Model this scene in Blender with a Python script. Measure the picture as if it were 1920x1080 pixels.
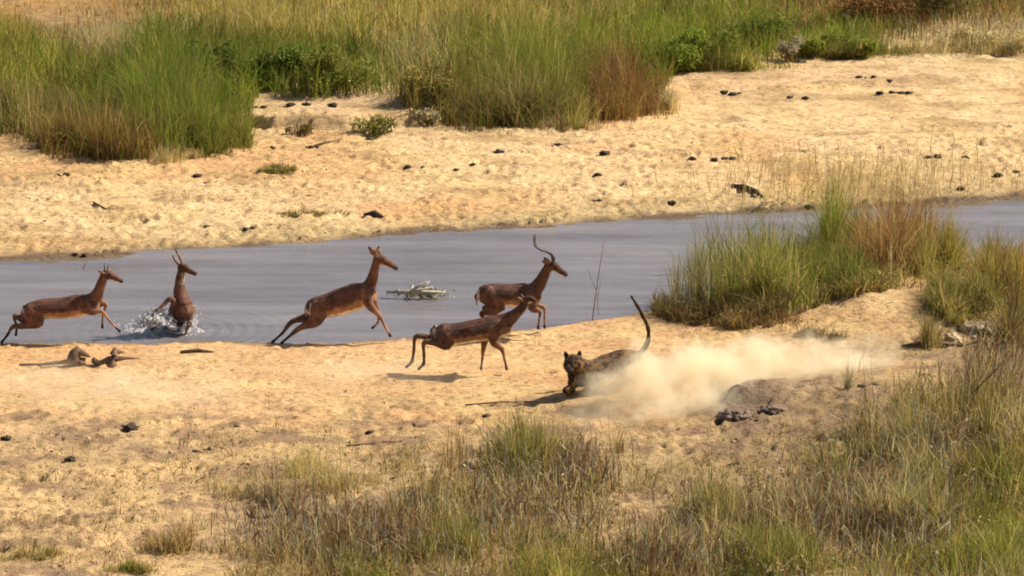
import bpy, bmesh, math, random
import numpy as np
from mathutils import Vector, noise as mnoise

R = math.radians
for o in list(bpy.data.objects): bpy.data.objects.remove(o)
scene = bpy.context.scene
COL = scene.collection

# ------------------------------------------------------------------ camera
CAM_H, PITCH, FOV = 13.0, R(15.0), R(15.5)
cam_d = bpy.data.cameras.new('camera'); cam = bpy.data.objects.new('camera', cam_d); COL.objects.link(cam)
cam.location = (0, 0, CAM_H); cam.rotation_euler = (R(90) - PITCH, 0, 0)
cam_d.angle = FOV; cam_d.clip_end = 3000; cam_d.clip_start = 1
scene.camera = cam
# ------------------------------------------------------------------ light
SUN_EL, SUN_AZ = R(43), R(74)          # azimuth clockwise from +Y (away from the camera); the sun stands to the right
world = bpy.data.worlds.new('World'); scene.world = world; world.use_nodes = True
wn = world.node_tree; bg = wn.nodes['Background']
sky = wn.nodes.new('ShaderNodeTexSky'); sky.sky_type = 'NISHITA'; sky.sun_disc = False
sky.sun_elevation = SUN_EL; sky.sun_rotation = SUN_AZ; sky.dust_density = 3.0; sky.air_density = 1.0
wn.links.new(sky.outputs[0], bg.inputs[0]); bg.inputs[1].default_value = 0.065
sd = bpy.data.lights.new('sun', 'SUN'); sd.energy = 4.9; sd.angle = R(0.5); sd.color = (1, .92, .77)
sun = bpy.data.objects.new('sun', sd); COL.objects.link(sun)
sdir = Vector((math.sin(SUN_AZ) * math.cos(SUN_EL), math.cos(SUN_AZ) * math.cos(SUN_EL), math.sin(SUN_EL)))
sun.rotation_euler = sdir.to_track_quat('Z', 'Y').to_euler(); sun.location = (20, 45, 20)
scene.view_settings.view_transform = 'Standard'; scene.view_settings.look = 'None'
scene.view_settings.exposure = 0.66; scene.view_settings.gamma = 1
scene.render.engine = 'CYCLES'
scene.cycles.volume_bounces = 10; scene.cycles.volume_step_rate = 1.0
scene.render.resolution_x = 1024; scene.render.resolution_y = 576
try:
    scene.cycles.filter_width = 1.9
except Exception: pass

# ------------------------------------------------------------------ measuring helpers (photo pixels, 1920 wide -> places on the ground)
FP = 960 / math.tan(FOV / 2); CP, SP = math.cos(PITCH), math.sin(PITCH)
def rays(px, py):
    dx = (np.asarray(px, float) - 960) / FP; dy = (540 - np.asarray(py, float)) / FP
    return dx, CP + dy * SP, -SP + dy * CP
def G0(px, py, z=0.0):
    dx, dy, dz = rays(px, py); t = (z - CAM_H) / dz
    return dx * t, dy * t
def PL(px, py, Y):                       # point on the upright plane y = Y
    dx, dy, dz = rays(px, py); t = Y / dy
    return Vector((float(dx * t), float(Y), float(CAM_H + dz * t)))
def PXM(py): return FP * abs(float(rays(960, py)[2])) / CAM_H   # pixels per metre at that row

_tabs = {}
def vn(X, Y, s, seed=0):                 # value noise in 0..1, feature size s (or a pair)
    sx, sy = (s, s) if np.isscalar(s) else s
    if seed not in _tabs: _tabs[seed] = np.random.RandomState(seed).rand(256, 256)
    T = _tabs[seed]; u = np.asarray(X) / sx + 1000.3; v = np.asarray(Y) / sy + 1000.7
    i = np.floor(u).astype(int); j = np.floor(v).astype(int); fu = u - i; fv = v - j
    fu = fu * fu * (3 - 2 * fu); fv = fv * fv * (3 - 2 * fv)
    a = T[i % 256, j % 256]; b = T[(i + 1) % 256, j % 256]; c = T[i % 256, (j + 1) % 256]; d = T[(i + 1) % 256, (j + 1) % 256]
    return (a * (1 - fu) + b * fu) * (1 - fv) + (c * (1 - fu) + d * fu) * fv
def fbm(X, Y, s, seed=0, o=3):
    r = 0; a = 1; t = 0
    for k in range(o):
        f = .5 ** k; r = r + a * vn(X, Y, (s * f if np.isscalar(s) else (s[0] * f, s[1] * f)), seed + k); t += a; a *= .5
    return r / t
def ss(a, b, x): x = np.clip((x - a) / (b - a), 0, 1); return x * x * (3 - 2 * x)

def edge(pts):
    p = np.array(pts, float); x, y = G0(p[:, 0], p[:, 1]); return x, y
FAR = edge([(-900, 545), (-300, 505), (0, 489), (160, 484), (300, 474), (460, 466), (620, 456), (740, 442), (820, 436), (1050, 425), (1300, 406), (1500, 396), (1700, 386), (1920, 372), (2300, 350), (3000, 310)])
NEAR = edge([(-900, 640), (-300, 643), (0, 645), (300, 643), (520, 644), (700, 637), (850, 631), (1000, 616), (1080, 603), (1180, 590), (1260, 580), (1400, 560), (1560, 530), (1700, 512), (1800, 500), (1920, 474), (2300, 420), (3000, 360)])
STEP1 = edge([(300, 250), (440, 262), (560, 262), (690, 262), (780, 255), (880, 236), (960, 200)])
STEP2 = edge([(1200, 196), (1290, 185), (1400, 190), (1500, 188), (1700, 180), (1950, 168)])
def blob(X, Y, px, py, rx, ry):          # soft patch lying on the ground, given by its outline seen in the photo
    cx, cy = G0(px, py); m = PXM(py); s = m / FP * FP
    ax = rx / m; ay = ry / (m * math.sin(PITCH + (py - 540) / FP))
    return np.exp(-(((X - cx) / ax) ** 2 + ((Y - cy) / ay) ** 2))

def height(X, Y, fine=True):
    X = np.asarray(X, float); Y = np.asarray(Y, float)
    wob = (vn(X, Y, 1.1, 3) - .5) * .35 + (vn(X, Y, .3, 4) - .5) * .12
    yf = np.interp(X, *FAR) + wob; yn = np.interp(X, *NEAR) + wob * .7
    df = Y - yf; dn = yn - Y
    h = np.where(df > 0, .035 * ss(0, .25, df) + .16 * ss(0, 4.5, df) + .25 * ss(8, 22, df), 0)
    h = np.where(dn > 0, .05 * ss(0, .35, dn) + .10 * ss(0, 2.5, dn) + .10 * ss(3, 9, dn), h)
    inside = np.minimum(-df, -dn)
    h = np.where(inside > 0, -.3 * ss(0, 1.2, inside), h)
    land = ss(0, .5, np.maximum(df, dn))
    # small cut bank of the upper terrace and the low ledge on the right
    s1 = np.interp(X, *STEP1) + (vn(X, Y * 0, .5, 9) - .5) * .7
    w1 = ss(-4.6, -4.2, X) * (1 - ss(-.9, -.5, X))
    h = h + .20 * w1 * ss(0, .10, Y - s1)
    s2 = np.interp(X, *STEP2) + (vn(X, Y * 0, .6, 10) - .5) * .5
    h = h + .06 * ss(2.2, 2.7, X) * ss(0, .12, Y - s2)
    h = h + .34 * blob(X, Y, 1610, 600, 170, 55) * land + .30 * blob(X, Y, 1860, 600, 120, 40) * land
    mx = X - G0(1345, 800)[0]; my = Y - G0(1400, 815)[1]; fa = (fbm(X, Y, (.5, .35), 160, 3) - .5)
    hump = ss(0, .35, mx + fa * .5) * ss(0, .45, my + fa * .7 + .3 * ss(.6, 2.2, mx)) * (1 - ss(.6, 2.4, mx)) * (1 - ss(.5, 2.0, my))
    h = h + hump * (.13 + .16 * fa + .12 * (fbm(X, Y, (.18, .12), 163, 3) - .5))
    h = h + .05 * blob(X, Y, 1400, 790, 130, 45) + .25 * blob(X, Y, 1800, 860, 260, 160)
    h = h - .14 * blob(X, Y, 505, 990, 60, 16) + .10 * blob(X, Y, 520, 955, 90, 14) + .1 * blob(X, Y, 1000, 900, 160, 60)
    h = h + .22 * blob(X, Y, 790, 225, 60, 14) * land
    h = h + land * ((fbm(X, Y, 2.2, 20) - .5) * .10)
    return h
def height_fine(X, Y):
    h = height(X, Y); yf = np.interp(X, *FAR); yn = np.interp(X, *NEAR)
    land = ss(-.05, .5, np.maximum(Y - yf, yn - Y))
    calm = np.clip(1 - blob(X, Y, 300, 735, 420, 55) - .8 * blob(X, Y, 700, 700, 330, 40), .15, 1)
    rough = calm * (.5 + .9 * fbm(X, Y, 1.8, 31))
    h = h + land * rough * ((fbm(X, Y, (.42, .30), 40) - .5) * .075 + (fbm(X, Y, (.14, .12), 50, 2) - .5) * .045)
    return h
def G(px, py):                            # where the sight line through a photo pixel meets the terrain
    z = 0.0
    for k in range(6):
        x, y = G0(px, py, z); z = .5 * z + .5 * height_fine(x, y)
    z = height_fine(x, y); return np.stack([x, y, z], -1)
def GV(px, py): return Vector([float(v) for v in G(px, py)])

# ------------------------------------------------------------------ mesh + material helpers
def mesh_np(name, V, F, mat, colors=None, loc=(0, 0, 0), parent=None, smooth=False):
    V = np.asarray(V, np.float32).reshape(-1, 3) - np.array(loc, np.float32); F = np.asarray(F, np.int32); k = F.shape[1]
    me = bpy.data.meshes.new(name); me.vertices.add(len(V)); me.vertices.foreach_set('co', V.ravel())
    me.loops.add(F.size); me.loops.foreach_set('vertex_index', F.ravel())
    me.polygons.add(len(F)); me.polygons.foreach_set('loop_start', np.arange(0, F.size, k, dtype=np.int32))
    if smooth: me.polygons.foreach_set('use_smooth', np.ones(len(F), bool))
    me.update(calc_edges=True)
    if colors is not None: setcol(me, colors)
    me.materials.append(mat)
    o = bpy.data.objects.new(name, me); COL.objects.link(o); o.location = loc
    if parent is not None: o.parent = parent; o.location = (0, 0, 0)
    return o
def setcol(me, c):
    a = me.color_attributes.new('Col', 'FLOAT_COLOR', 'POINT'); c = np.asarray(c, np.float32)
    if c.shape[1] == 3: c = np.concatenate([c, np.ones((len(c), 1), np.float32)], 1)
    a.data.foreach_set('color', c.ravel())
def tag(o, label=None, cat=None, group=None, kind=None):
    if label: o['label'] = label
    if cat: o['category'] = cat
    if group: o['group'] = group
    if kind: o['kind'] = kind
    return o
def empty(name, loc, label, cat, group=None):
    o = bpy.data.objects.new(name, None); COL.objects.link(o); o.location = loc; o.empty_display_size = .2
    return tag(o, label, cat, group)
def mat(name):
    m = bpy.data.materials.new(name); m.use_nodes = True; nt = m.node_tree
    return m, nt, nt.nodes['Principled BSDF'], nt.nodes['Material Output']
def N(nt, t, **k):
    n = nt.nodes.new(t)
    for a, b in k.items(): setattr(n, a, b)
    return n
def mixc(nt, a, b, f, mode='MIX'):
    n = N(nt, 'ShaderNodeMix', data_type='RGBA', blend_type=mode)
    for s, v in ((n.inputs[0], f), (n.inputs[6], a), (n.inputs[7], b)):
        if hasattr(v, 'is_linked') or hasattr(v, 'links'): nt.links.new(v, s)
        else: s.default_value = v if not isinstance(v, tuple) else (*v, 1)[:4]
    return n.outputs[2]
def noise_tex(nt, scale, detail=4, vec=None, sc=None, rough=.55):
    tc = N(nt, 'ShaderNodeTexCoord'); v = tc.outputs['Object']
    if sc:
        mp = N(nt, 'ShaderNodeMapping'); mp.inputs['Scale'].default_value = sc; nt.links.new(v, mp.inputs[0]); v = mp.outputs[0]
    n = N(nt, 'ShaderNodeTexNoise'); n.inputs['Scale'].default_value = scale; n.inputs['Detail'].default_value = detail
    n.inputs['Roughness'].default_value = rough; nt.links.new(v, n.inputs['Vector']); return n
def ramp(nt, src, stops):
    r = N(nt, 'ShaderNodeValToRGB'); e = r.color_ramp.elements
    while len(e) < len(stops): e.new(.5)
    for el, (p, c) in zip(e, stops): el.position = p; el.color = (*c, 1) if len(c) == 3 else c
    nt.links.new(src, r.inputs[0]); return r.outputs[0]

# ground material
MG, nt, bs, out = mat('ground_mat')
at = N(nt, 'ShaderNodeAttribute', attribute_name='Col')
n1 = noise_tex(nt, 2.2, 6, sc=(1, 1.6, 1)); n2 = noise_tex(nt, 14, 5, sc=(1, 1.5, 1)); n3 = noise_tex(nt, 70, 3)
c = mixc(nt, at.outputs['Color'], ramp(nt, n1.outputs[0], [(.32, (.72, .68, .62)), (.68, (1.2, 1.2, 1.16))]), .55, 'MULTIPLY')
c = mixc(nt, c, ramp(nt, n2.outputs[0], [(.36, (.48, .40, .34)), (.48, (1, 1, 1)), (.68, (1.22, 1.2, 1.1))]), .7, 'MULTIPLY')
c = mixc(nt, c, ramp(nt, n3.outputs[0], [(.30, (.5, .44, .40)), (.42, (1, 1, 1)), (.8, (1.15, 1.15, 1.1))]), .5, 'MULTIPLY')
nt.links.new(c, bs.inputs['Base Color']); bs.inputs['Roughness'].default_value = .95; bs.inputs['Specular IOR Level'].default_value = .15
b1 = N(nt, 'ShaderNodeBump'); b1.inputs['Strength'].default_value = .8; b1.inputs['Distance'].default_value = .05
mx = N(nt, 'ShaderNodeMath', operation='ADD'); nt.links.new(n2.outputs[0], mx.inputs[0]); nt.links.new(n3.outputs[0], mx.inputs[1])
nt.links.new(mx.outputs[0], b1.inputs['Height']); nt.links.new(b1.outputs[0], bs.inputs['Normal'])
# water
MW, nt, bs, out = mat('river_water_mat')
w1 = noise_tex(nt, .8, 6, sc=(.25, 2.4, 1), rough=.65); w2 = noise_tex(nt, 3.2, 5, sc=(.45, 1.5, 1))
c = ramp(nt, w1.outputs[0], [(.30, (.105, .095, .102)), (.46, (.150, .135, .145)), (.58, (.185, .166, .176)), (.72, (.225, .200, .208))])
nt.links.new(c, bs.inputs['Base Color']); bs.inputs['Roughness'].default_value = .09; bs.inputs['IOR'].default_value = 1.33
b1 = N(nt, 'ShaderNodeBump'); b1.inputs['Strength'].default_value = .45; b1.inputs['Distance'].default_value = .05
nt.links.new(w2.outputs[0], b1.inputs['Height']); nt.links.new(b1.outputs[0], bs.inputs['Normal'])
# grass / leaves: colour of each blade from the mesh, light shining through
def leafy(name, tr=.45):
    m, nt, bs, out = mat(name); at = N(nt, 'ShaderNodeAttribute', attribute_name='Col')
    nt.links.new(at.outputs['Color'], bs.inputs['Base Color']); bs.inputs['Roughness'].default_value = .75; bs.inputs['Specular IOR Level'].default_value = .2
    t = N(nt, 'ShaderNodeBsdfTranslucent'); nt.links.new(at.outputs['Color'], t.inputs[0])
    ms = N(nt, 'ShaderNodeMixShader'); ms.inputs[0].default_value = tr
    nt.links.new(bs.outputs[0], ms.inputs[1]); nt.links.new(t.outputs[0], ms.inputs[2]); nt.links.new(ms.outputs[0], out.inputs[0]); return m
ML = leafy('blade_mat')
def coat(name, rough=.6, spots=False):
    m, nt, bs, out = mat(name); at = N(nt, 'ShaderNodeAttribute', attribute_name='Col'); c = at.outputs['Color']
    n = noise_tex(nt, 60, 4); c = mixc(nt, c, ramp(nt, n.outputs[0], [(.3, (.62, .60, .58)), (.7, (1.2, 1.2, 1.2))]), .8, 'MULTIPLY')
    nb = noise_tex(nt, 8, 6, rough=.7); c = mixc(nt, c, ramp(nt, nb.outputs[0], [(.40, (.40, .36, .33)), (.50, (1, 1, 1)), (.60, (1.55, 1.45, 1.3))]), .75, 'MULTIPLY')
    if spots:
        tc = N(nt, 'ShaderNodeTexCoord'); v = N(nt, 'ShaderNodeTexVoronoi', feature='F1'); v.inputs['Scale'].default_value = 19
        nt.links.new(tc.outputs['Object'], v.inputs['Vector'])
        rg = ramp(nt, v.outputs['Distance'], [(.0, (.42, .30, .2)), (.20, (.42, .30, .2)), (.24, (.10, .07, .05)), (.46, (.10, .07, .05)), (.52, (1, 1, 1))])
        c = mixc(nt, c, rg, .95, 'MULTIPLY')
    nt.links.new(c, bs.inputs['Base Color']); bs.inputs['Roughness'].default_value = rough; bs.inputs['Specular IOR Level'].default_value = .3
    fu = noise_tex(nt, 30, 6, sc=(1, 1, 2.5), rough=.7)
    b = N(nt, 'ShaderNodeBump'); b.inputs['Strength'].default_value = .6; b.inputs['Distance'].default_value = .025
    nt.links.new(fu.outputs[0], b.inputs['Height']); nt.links.new(b.outputs[0], bs.inputs['Normal']); return m
MC = coat('antelope_coat', .66); MS = coat('leopard_coat', .9, True)
def plain(name, a, b, scale=20, rough=.8, bump=.4, sc=None):
    m, nt, bs, out = mat(name); n = noise_tex(nt, scale, 5, sc=sc)
    nt.links.new(ramp(nt, n.outputs[0], [(.3, a), (.7, b)]), bs.inputs['Base Color']); bs.inputs['Roughness'].default_value = rough
    bp = N(nt, 'ShaderNodeBump'); bp.inputs['Strength'].default_value = bump; bp.inputs['Distance'].default_value = .02
    nt.links.new(n.outputs[0], bp.inputs['Height']); nt.links.new(bp.outputs[0], bs.inputs['Normal']); return m
MHORN = plain('horn_mat', (.02, .015, .012), (.06, .045, .035), 60, .45)
MEYE = plain('eye_mat', (.01, .007, .005), (.02, .012, .01), 5, .1, 0)
MDUNG = plain('dung_mat', (.02, .013, .009), (.07, .042, .025), 25, .9, .8)
MWOOD = plain('driftwood_mat', (.05, .028, .017), (.26, .15, .085), 22, .85, .7, (1, 4, 4))
MPALE = plain('bleached_wood_mat', (.32, .27, .17), (.62, .55, .40), 18, .8, .6)
MEARTH = plain('earth_mat', (.075, .052, .04), (.25, .175, .13), 13, .95, 1.0)
MROCK = plain('pale_rock_mat', (.30, .22, .12), (.54, .42, .25), 7, .9, .8)
MSPL, nt, bs, out = mat('splash_mat'); bs.inputs['Base Color'].default_value = (.80, .80, .80, 1); bs.inputs['Roughness'].default_value = .2
t_ = N(nt, 'ShaderNodeBsdfTranslucent'); t_.inputs[0].default_value = (.9, .9, .9, 1); g_ = N(nt, 'ShaderNodeBsdfTransparent'); m1 = N(nt, 'ShaderNodeMixShader'); m1.inputs[0].default_value = .5
nt.links.new(bs.outputs[0], m1.inputs[1]); nt.links.new(t_.outputs[0], m1.inputs[2]); m2 = N(nt, 'ShaderNodeMixShader'); m2.inputs[0].default_value = .35
nt.links.new(m1.outputs[0], m2.inputs[1]); nt.links.new(g_.outputs[0], m2.inputs[2]); nt.links.new(m2.outputs[0], out.inputs[0])

# ------------------------------------------------------------------ ground
def axis(a, b, step, far, g=1.12):
    core = list(np.arange(a, b + 1e-6, step)); lo, hi = [], []; s = step; x = a
    while x > -far: s *= g; x -= s; lo.append(x)
    s = step; x = b
    while x < far: s *= g; x += s; hi.append(x)
    return np.array(lo[::-1] + core + hi)
gx = axis(-9.6, 9.6, .045, 1500); gy = axis(35, 74, .055, 1500)
X, Y = np.meshgrid(gx, gy); Z = height_fine(X, Y)
# hoof prints stamped into the loose sand of both banks
rs = np.random.RandomState(5)
for k in range(4200):
    px, py = rs.uniform(-20, 1940), (rs.uniform(255, 480) if k % 2 else rs.uniform(640, 1080))
    if k % 2 == 0 and 660 < py < 780 and rs.rand() < .75: continue
    x, y = G0(px, py); r = rs.uniform(.04, .10); d = rs.uniform(.015, .055)
    i0, i1 = np.searchsorted(gx, [x - 3 * r, x + 3 * r]); j0, j1 = np.searchsorted(gy, [y - 3 * r, y + 3 * r])
    if i1 <= i0 or j1 <= j0: continue
    sub = Z[j0:j1, i0:i1]; q = ((X[j0:j1, i0:i1] - x) ** 2 + (Y[j0:j1, i0:i1] - y) ** 2) / r ** 2
    sub += np.where(sub > .02, -d * np.exp(-q * 1.6) + d * .55 * np.exp(-(np.sqrt(q) - 1.35) ** 2 * 6), 0)
C0 = np.ones(X.shape + (3,)) * np.array([.66, .44, .235])
def paint(mask, col):
    global C0
    C0 = C0 * (1 - mask[..., None]) + np.array(col) * mask[..., None]
yf = np.interp(X, *FAR); yn = np.interp(X, *NEAR); df = Y - yf; dn = yn - Y
paint(np.where(dn > 0, 1 - ss(3, 6, dn), 0) * .9, (.66, .41, .215))
paint(np.where(df > 0, .8, 0.), (.74, .53, .30))
paint(.75 * ss(.48, .7, fbm(X, Y, (2.6, 1.8), 60)), (.62, .36, .17))
paint(.6 * ss(.55, .72, fbm(X, Y, (.9, .8), 64)), (.70, .50, .24))
paint(np.where((df > 0), 1 - ss(.15, 1.5, df + (vn(X, Y, .7, 66) - .5) * 1.0), 0) * .62, (.40, .31, .16))
paint(np.where((df > -.3) & (df < .5), 1 - ss(.0, .30, df - .05 + (vn(X, Y, .4, 66) - .5) * .2), 0) * .9, (.13, .085, .065))
paint(np.where((dn > -.3) & (dn < .6), 1 - ss(.0, .30, dn + (vn(X, Y, .4, 67) - .5) * .3), 0) * .75, (.26, .17, .10))
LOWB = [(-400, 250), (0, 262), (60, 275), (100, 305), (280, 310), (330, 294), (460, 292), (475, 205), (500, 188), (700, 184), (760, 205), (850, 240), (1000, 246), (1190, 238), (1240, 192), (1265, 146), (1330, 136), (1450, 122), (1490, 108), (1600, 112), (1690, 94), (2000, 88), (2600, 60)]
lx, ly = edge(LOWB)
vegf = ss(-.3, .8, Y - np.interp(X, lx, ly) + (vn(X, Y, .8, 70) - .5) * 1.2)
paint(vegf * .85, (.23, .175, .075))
for b, s, c_ in [((0, 20, 330, 40), .95, (.50, .27, .10)), ((1850, 110, 200, 40), .7, (.55, .45, .26)), ((600, 230, 240, 34), .5, (.50, .34, .22)),
               ((1500, 165, 260, 16), .45, (.56, .36, .24)), ((300, 735, 420, 50), .5, (.72, .50, .28)), ((700, 700, 330, 30), .45, (.70, .46, .25)),
               ((150, 860, 190, 36), .55, (.36, .25, .16)), ((375, 845, 60, 20), .7, (.33, .22, .15)), ((500, 1000, 110, 40), .8, (.24, .17, .12)),
               ((100, 1020, 280, 60), .4, (.50, .35, .18)), ((620, 900, 260, 70), .45, (.50, .38, .17)),
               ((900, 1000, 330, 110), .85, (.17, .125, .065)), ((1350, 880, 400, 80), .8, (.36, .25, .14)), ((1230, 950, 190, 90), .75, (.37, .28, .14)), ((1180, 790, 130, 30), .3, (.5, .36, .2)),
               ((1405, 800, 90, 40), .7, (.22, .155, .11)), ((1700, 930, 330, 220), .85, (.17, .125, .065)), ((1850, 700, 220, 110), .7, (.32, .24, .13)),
               ((1610, 600, 110, 40), .8, (.66, .50, .27)), ((1380, 600, 170, 26), .7, (.28, .19, .11)), ((1850, 540, 160, 40), .7, (.25, .20, .09)),
               ((1120, 1060, 60, 30), .8, (.55, .38, .25)), ((1750, 330, 300, 30), .35, (.50, .36, .2))]:
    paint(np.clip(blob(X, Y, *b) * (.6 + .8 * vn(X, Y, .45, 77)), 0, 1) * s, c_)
near = dn > .4
pn = ss(.40, .62, fbm(X, Y, (.8, .55), 150, 4)) * np.where(near, ss(2.2, 4.2, dn + (vn(X, Y, .9, 151) - .5) * 1.6), 0); paint(pn * .75, (.48, .335, .175))
pn = ss(.52, .66, fbm(X, Y, (.5, .35), 155, 4)) * np.where(near, ss(2.4, 4.4, dn), 0); paint(pn * .8, (.29, .185, .12))
pn = ss(.56, .68, fbm(X, Y, (.9, .35), 158, 4)) * np.where(df > .2, 1, 0); paint(pn * .6, (.42, .28, .14))
mq = np.clip(blob(X, Y, 1390, 792, 62, 36) * 1.8 * (.5 + .8 * fbm(X, Y, (.3, .22), 190, 3)), 0, 1); paint(mq, (.165, .115, .088))
mq = np.clip(blob(X, Y, 1500, 775, 110, 36) * 1.3 * (.4 + .9 * fbm(X, Y, (.35, .2), 193, 3)), 0, 1); paint(mq * .8, (.33, .235, .15))
paint(np.where((df < 0) & (dn < 0), 1., 0.), (.2, .15, .1))
n, m_ = X.shape; idx = np.arange(n * m_).reshape(n, m_)
F = np.stack([idx[:-1, :-1], idx[:-1, 1:], idx[1:, 1:], idx[1:, :-1]], -1).reshape(-1, 4)
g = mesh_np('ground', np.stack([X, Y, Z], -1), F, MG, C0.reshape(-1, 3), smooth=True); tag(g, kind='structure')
wx = np.array([-400, 400.]); WV = [(-400, 20, 0), (400, 20, 0), (400, 90, 0), (-400, 90, 0)]
wgx = np.arange(-12, 12.01, .05); wgy = np.arange(43, 58.01, .05); WX, WY = np.meshgrid(wgx, wgy)
WZ = (fbm(WX, WY, (.55, .25), 180, 4) - .5) * .022
for (rx_, ry_, am, wl, dec) in ((335, 620, .014, .17, .9), (228, 620, .007, .11, .5), (785, 556, .006, .13, .5), (1012, 617, .007, .11, .45), (30, 630, .006, .11, .4)):
    qx, qy = G0(rx_, ry_); rr_ = np.hypot(WX - qx, WY - qy); WZ += am * np.sin(rr_ * 6.283 / wl) * np.exp(-rr_ / dec)
n, m_ = WX.shape; idx = np.arange(n * m_).reshape(n, m_)
w = mesh_np('river_water', np.stack([WX, WY, WZ], -1), np.stack([idx[:-1, :-1], idx[:-1, 1:], idx[1:, 1:], idx[1:, :-1]], -1).reshape(-1, 4), MW, smooth=True); tag(w, kind='structure')

# ------------------------------------------------------------------ vegetation
PAL = {'green': (.170, .215, .026), 'bright': (.27, .30, .04), 'olive': (.27, .225, .052), 'straw': (.56, .43, .17), 'rust': (.33, .165, .05), 'dark': (.095, .135, .022),
       'cream': (.66, .55, .30), 'orange': (.52, .29, .10), 'brown': (.14, .085, .042), 'grey': (.34, .32, .25), 'yellow': (.48, .41, .08)}
PK = list(PAL); PV = np.array([PAL[k] for k in PK])
def pick(n, weights, rs):
    ks = list(weights); p = np.array([weights[k] for k in ks], float); p /= p.sum()
    c = np.array([PAL[k] for k in ks])[rs.choice(len(ks), n, p=p)]
    return c * rs.uniform(.72, 1.3, (n, 1)) * rs.uniform(.92, 1.08, (n, 3))
def blade_arrays(P, H, W, bend, col, rs, segs=3, wind=0.0):
    n = len(P); a = rs.uniform(0, 2 * math.pi, n); d = np.stack([np.cos(a), np.sin(a), 0 * a], -1); d[:, 0] += wind
    b = rs.uniform(0, math.pi, n); wd = np.stack([np.cos(b) , np.sin(b) * .6, 0 * b], -1)
    t = np.linspace(0, 1, segs + 1)[None, :, None]; H3 = H[:, None, None]; B3 = bend[:, None, None]
    c = P[:, None, :] + d[:, None, :] * H3 * B3 * (.25 * t + .75 * t * t) + np.array([0, 0, 1.])[None, None] * H3 * (t - .35 * B3 * t * t)
    c[:, 0, 2] -= .02
    wv = (W[:, None] * (1 - t[..., 0] ** 1.6) + .0012)[..., None] * wd[:, None, :] * .5
    V = np.stack([c - wv, c + wv], 2).reshape(-1, 3)
    base = (np.arange(n) * (segs + 1) * 2)[:, None]; s = (np.arange(segs) * 2)[None]
    q = base + s; F = np.stack([q, q + 1, q + 3, q + 2], -1).reshape(-1, 4)
    return V, F, np.repeat(col, (segs + 1) * 2, axis=0)
def leaf_arrays(C, S, col, rs):
    n = len(C); a = rs.normal(size=(n, 3)); a /= np.linalg.norm(a, axis=1)[:, None]; b = np.cross(a, rs.normal(size=(n, 3))); b /= np.linalg.norm(b, axis=1)[:, None]
    S = S[:, None]; V = np.stack([C - a * S, C - b * S * .38, C + a * S, C + b * S * .38], 1).reshape(-1, 3)
    F = (np.arange(n) * 4)[:, None] + np.arange(4)[None]; return V, F, np.repeat(col, 4, axis=0)
def cat(parts):
    V, F, Cc = [], [], []; o = 0
    for v, f, c in parts: V.append(v); F.append(f + o); Cc.append(c); o += len(v)
    return np.concatenate(V), np.concatenate(F), np.concatenate(Cc)
def on_ground(px, py):
    return G(px, py)

# one grass clump (a thing): tussocks of curved blades rooted in an oval patch
def clump(name, label, cx, cy, rx, ry, h, n, weights, seed, width=.011, bend=.35, tus=7, cat_='grass clump', group=None, stems=None, lay=0):
    rs = np.random.RandomState(seed)
    k = max(1, tus); a = rs.uniform(0, 2 * math.pi, k); r = np.sqrt(rs.rand(k)); tx = cx + rx * r * np.cos(a); ty = cy + ry * r * np.sin(a)
    w = rs.randint(0, k, n); m = PXM(cy); tsz = rs.uniform(.08, .34, k)[w]; px = tx[w] + rs.normal(0, 1, n) * rx * tsz; py = ty[w] + rs.normal(0, 1, n) * ry * tsz
    edg = np.clip(1.12 - .55 * (np.abs(px - cx) / (rx * 1.15)) ** 2.5, .35, 1.1)
    P = on_ground(px, py); th = rs.uniform(.5, 1.2, k)[w]
    H = h * th * edg * rs.choice([.5, .7, .85, 1, 1.2], n) * rs.uniform(.6, 1.05, n); B = np.abs(rs.normal(0, bend, n)) + .04; B = np.where(rs.rand(n) < .14, rs.uniform(.7, 1.5, n), B)
    wts = dict(weights); wts['straw'] = wts.get('straw', 0) + .6; wts['brown'] = wts.get('brown', 0) + .4
    col = pick(n, wts, rs) * rs.uniform(.8, 1.2, k)[w][:, None]
    parts = [blade_arrays(P, H, rs.uniform(.6, 1.3, n) * width, B, col, rs)]
    if stems:
        ns, sh, sw = stems; q = rs.randint(0, n, ns)
        parts.append(blade_arrays(P[q], sh * rs.uniform(.6, 1.1, ns), np.full(ns, .008), np.abs(rs.normal(0, .18, ns)), pick(ns, sw, rs), rs))
        tipc = []
    base = GV(cx, cy); V, F, Cc = cat(parts)
    o = mesh_np(name, V, F, ML, Cc, loc=base); tag(o, label, cat_, group); return o

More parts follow.
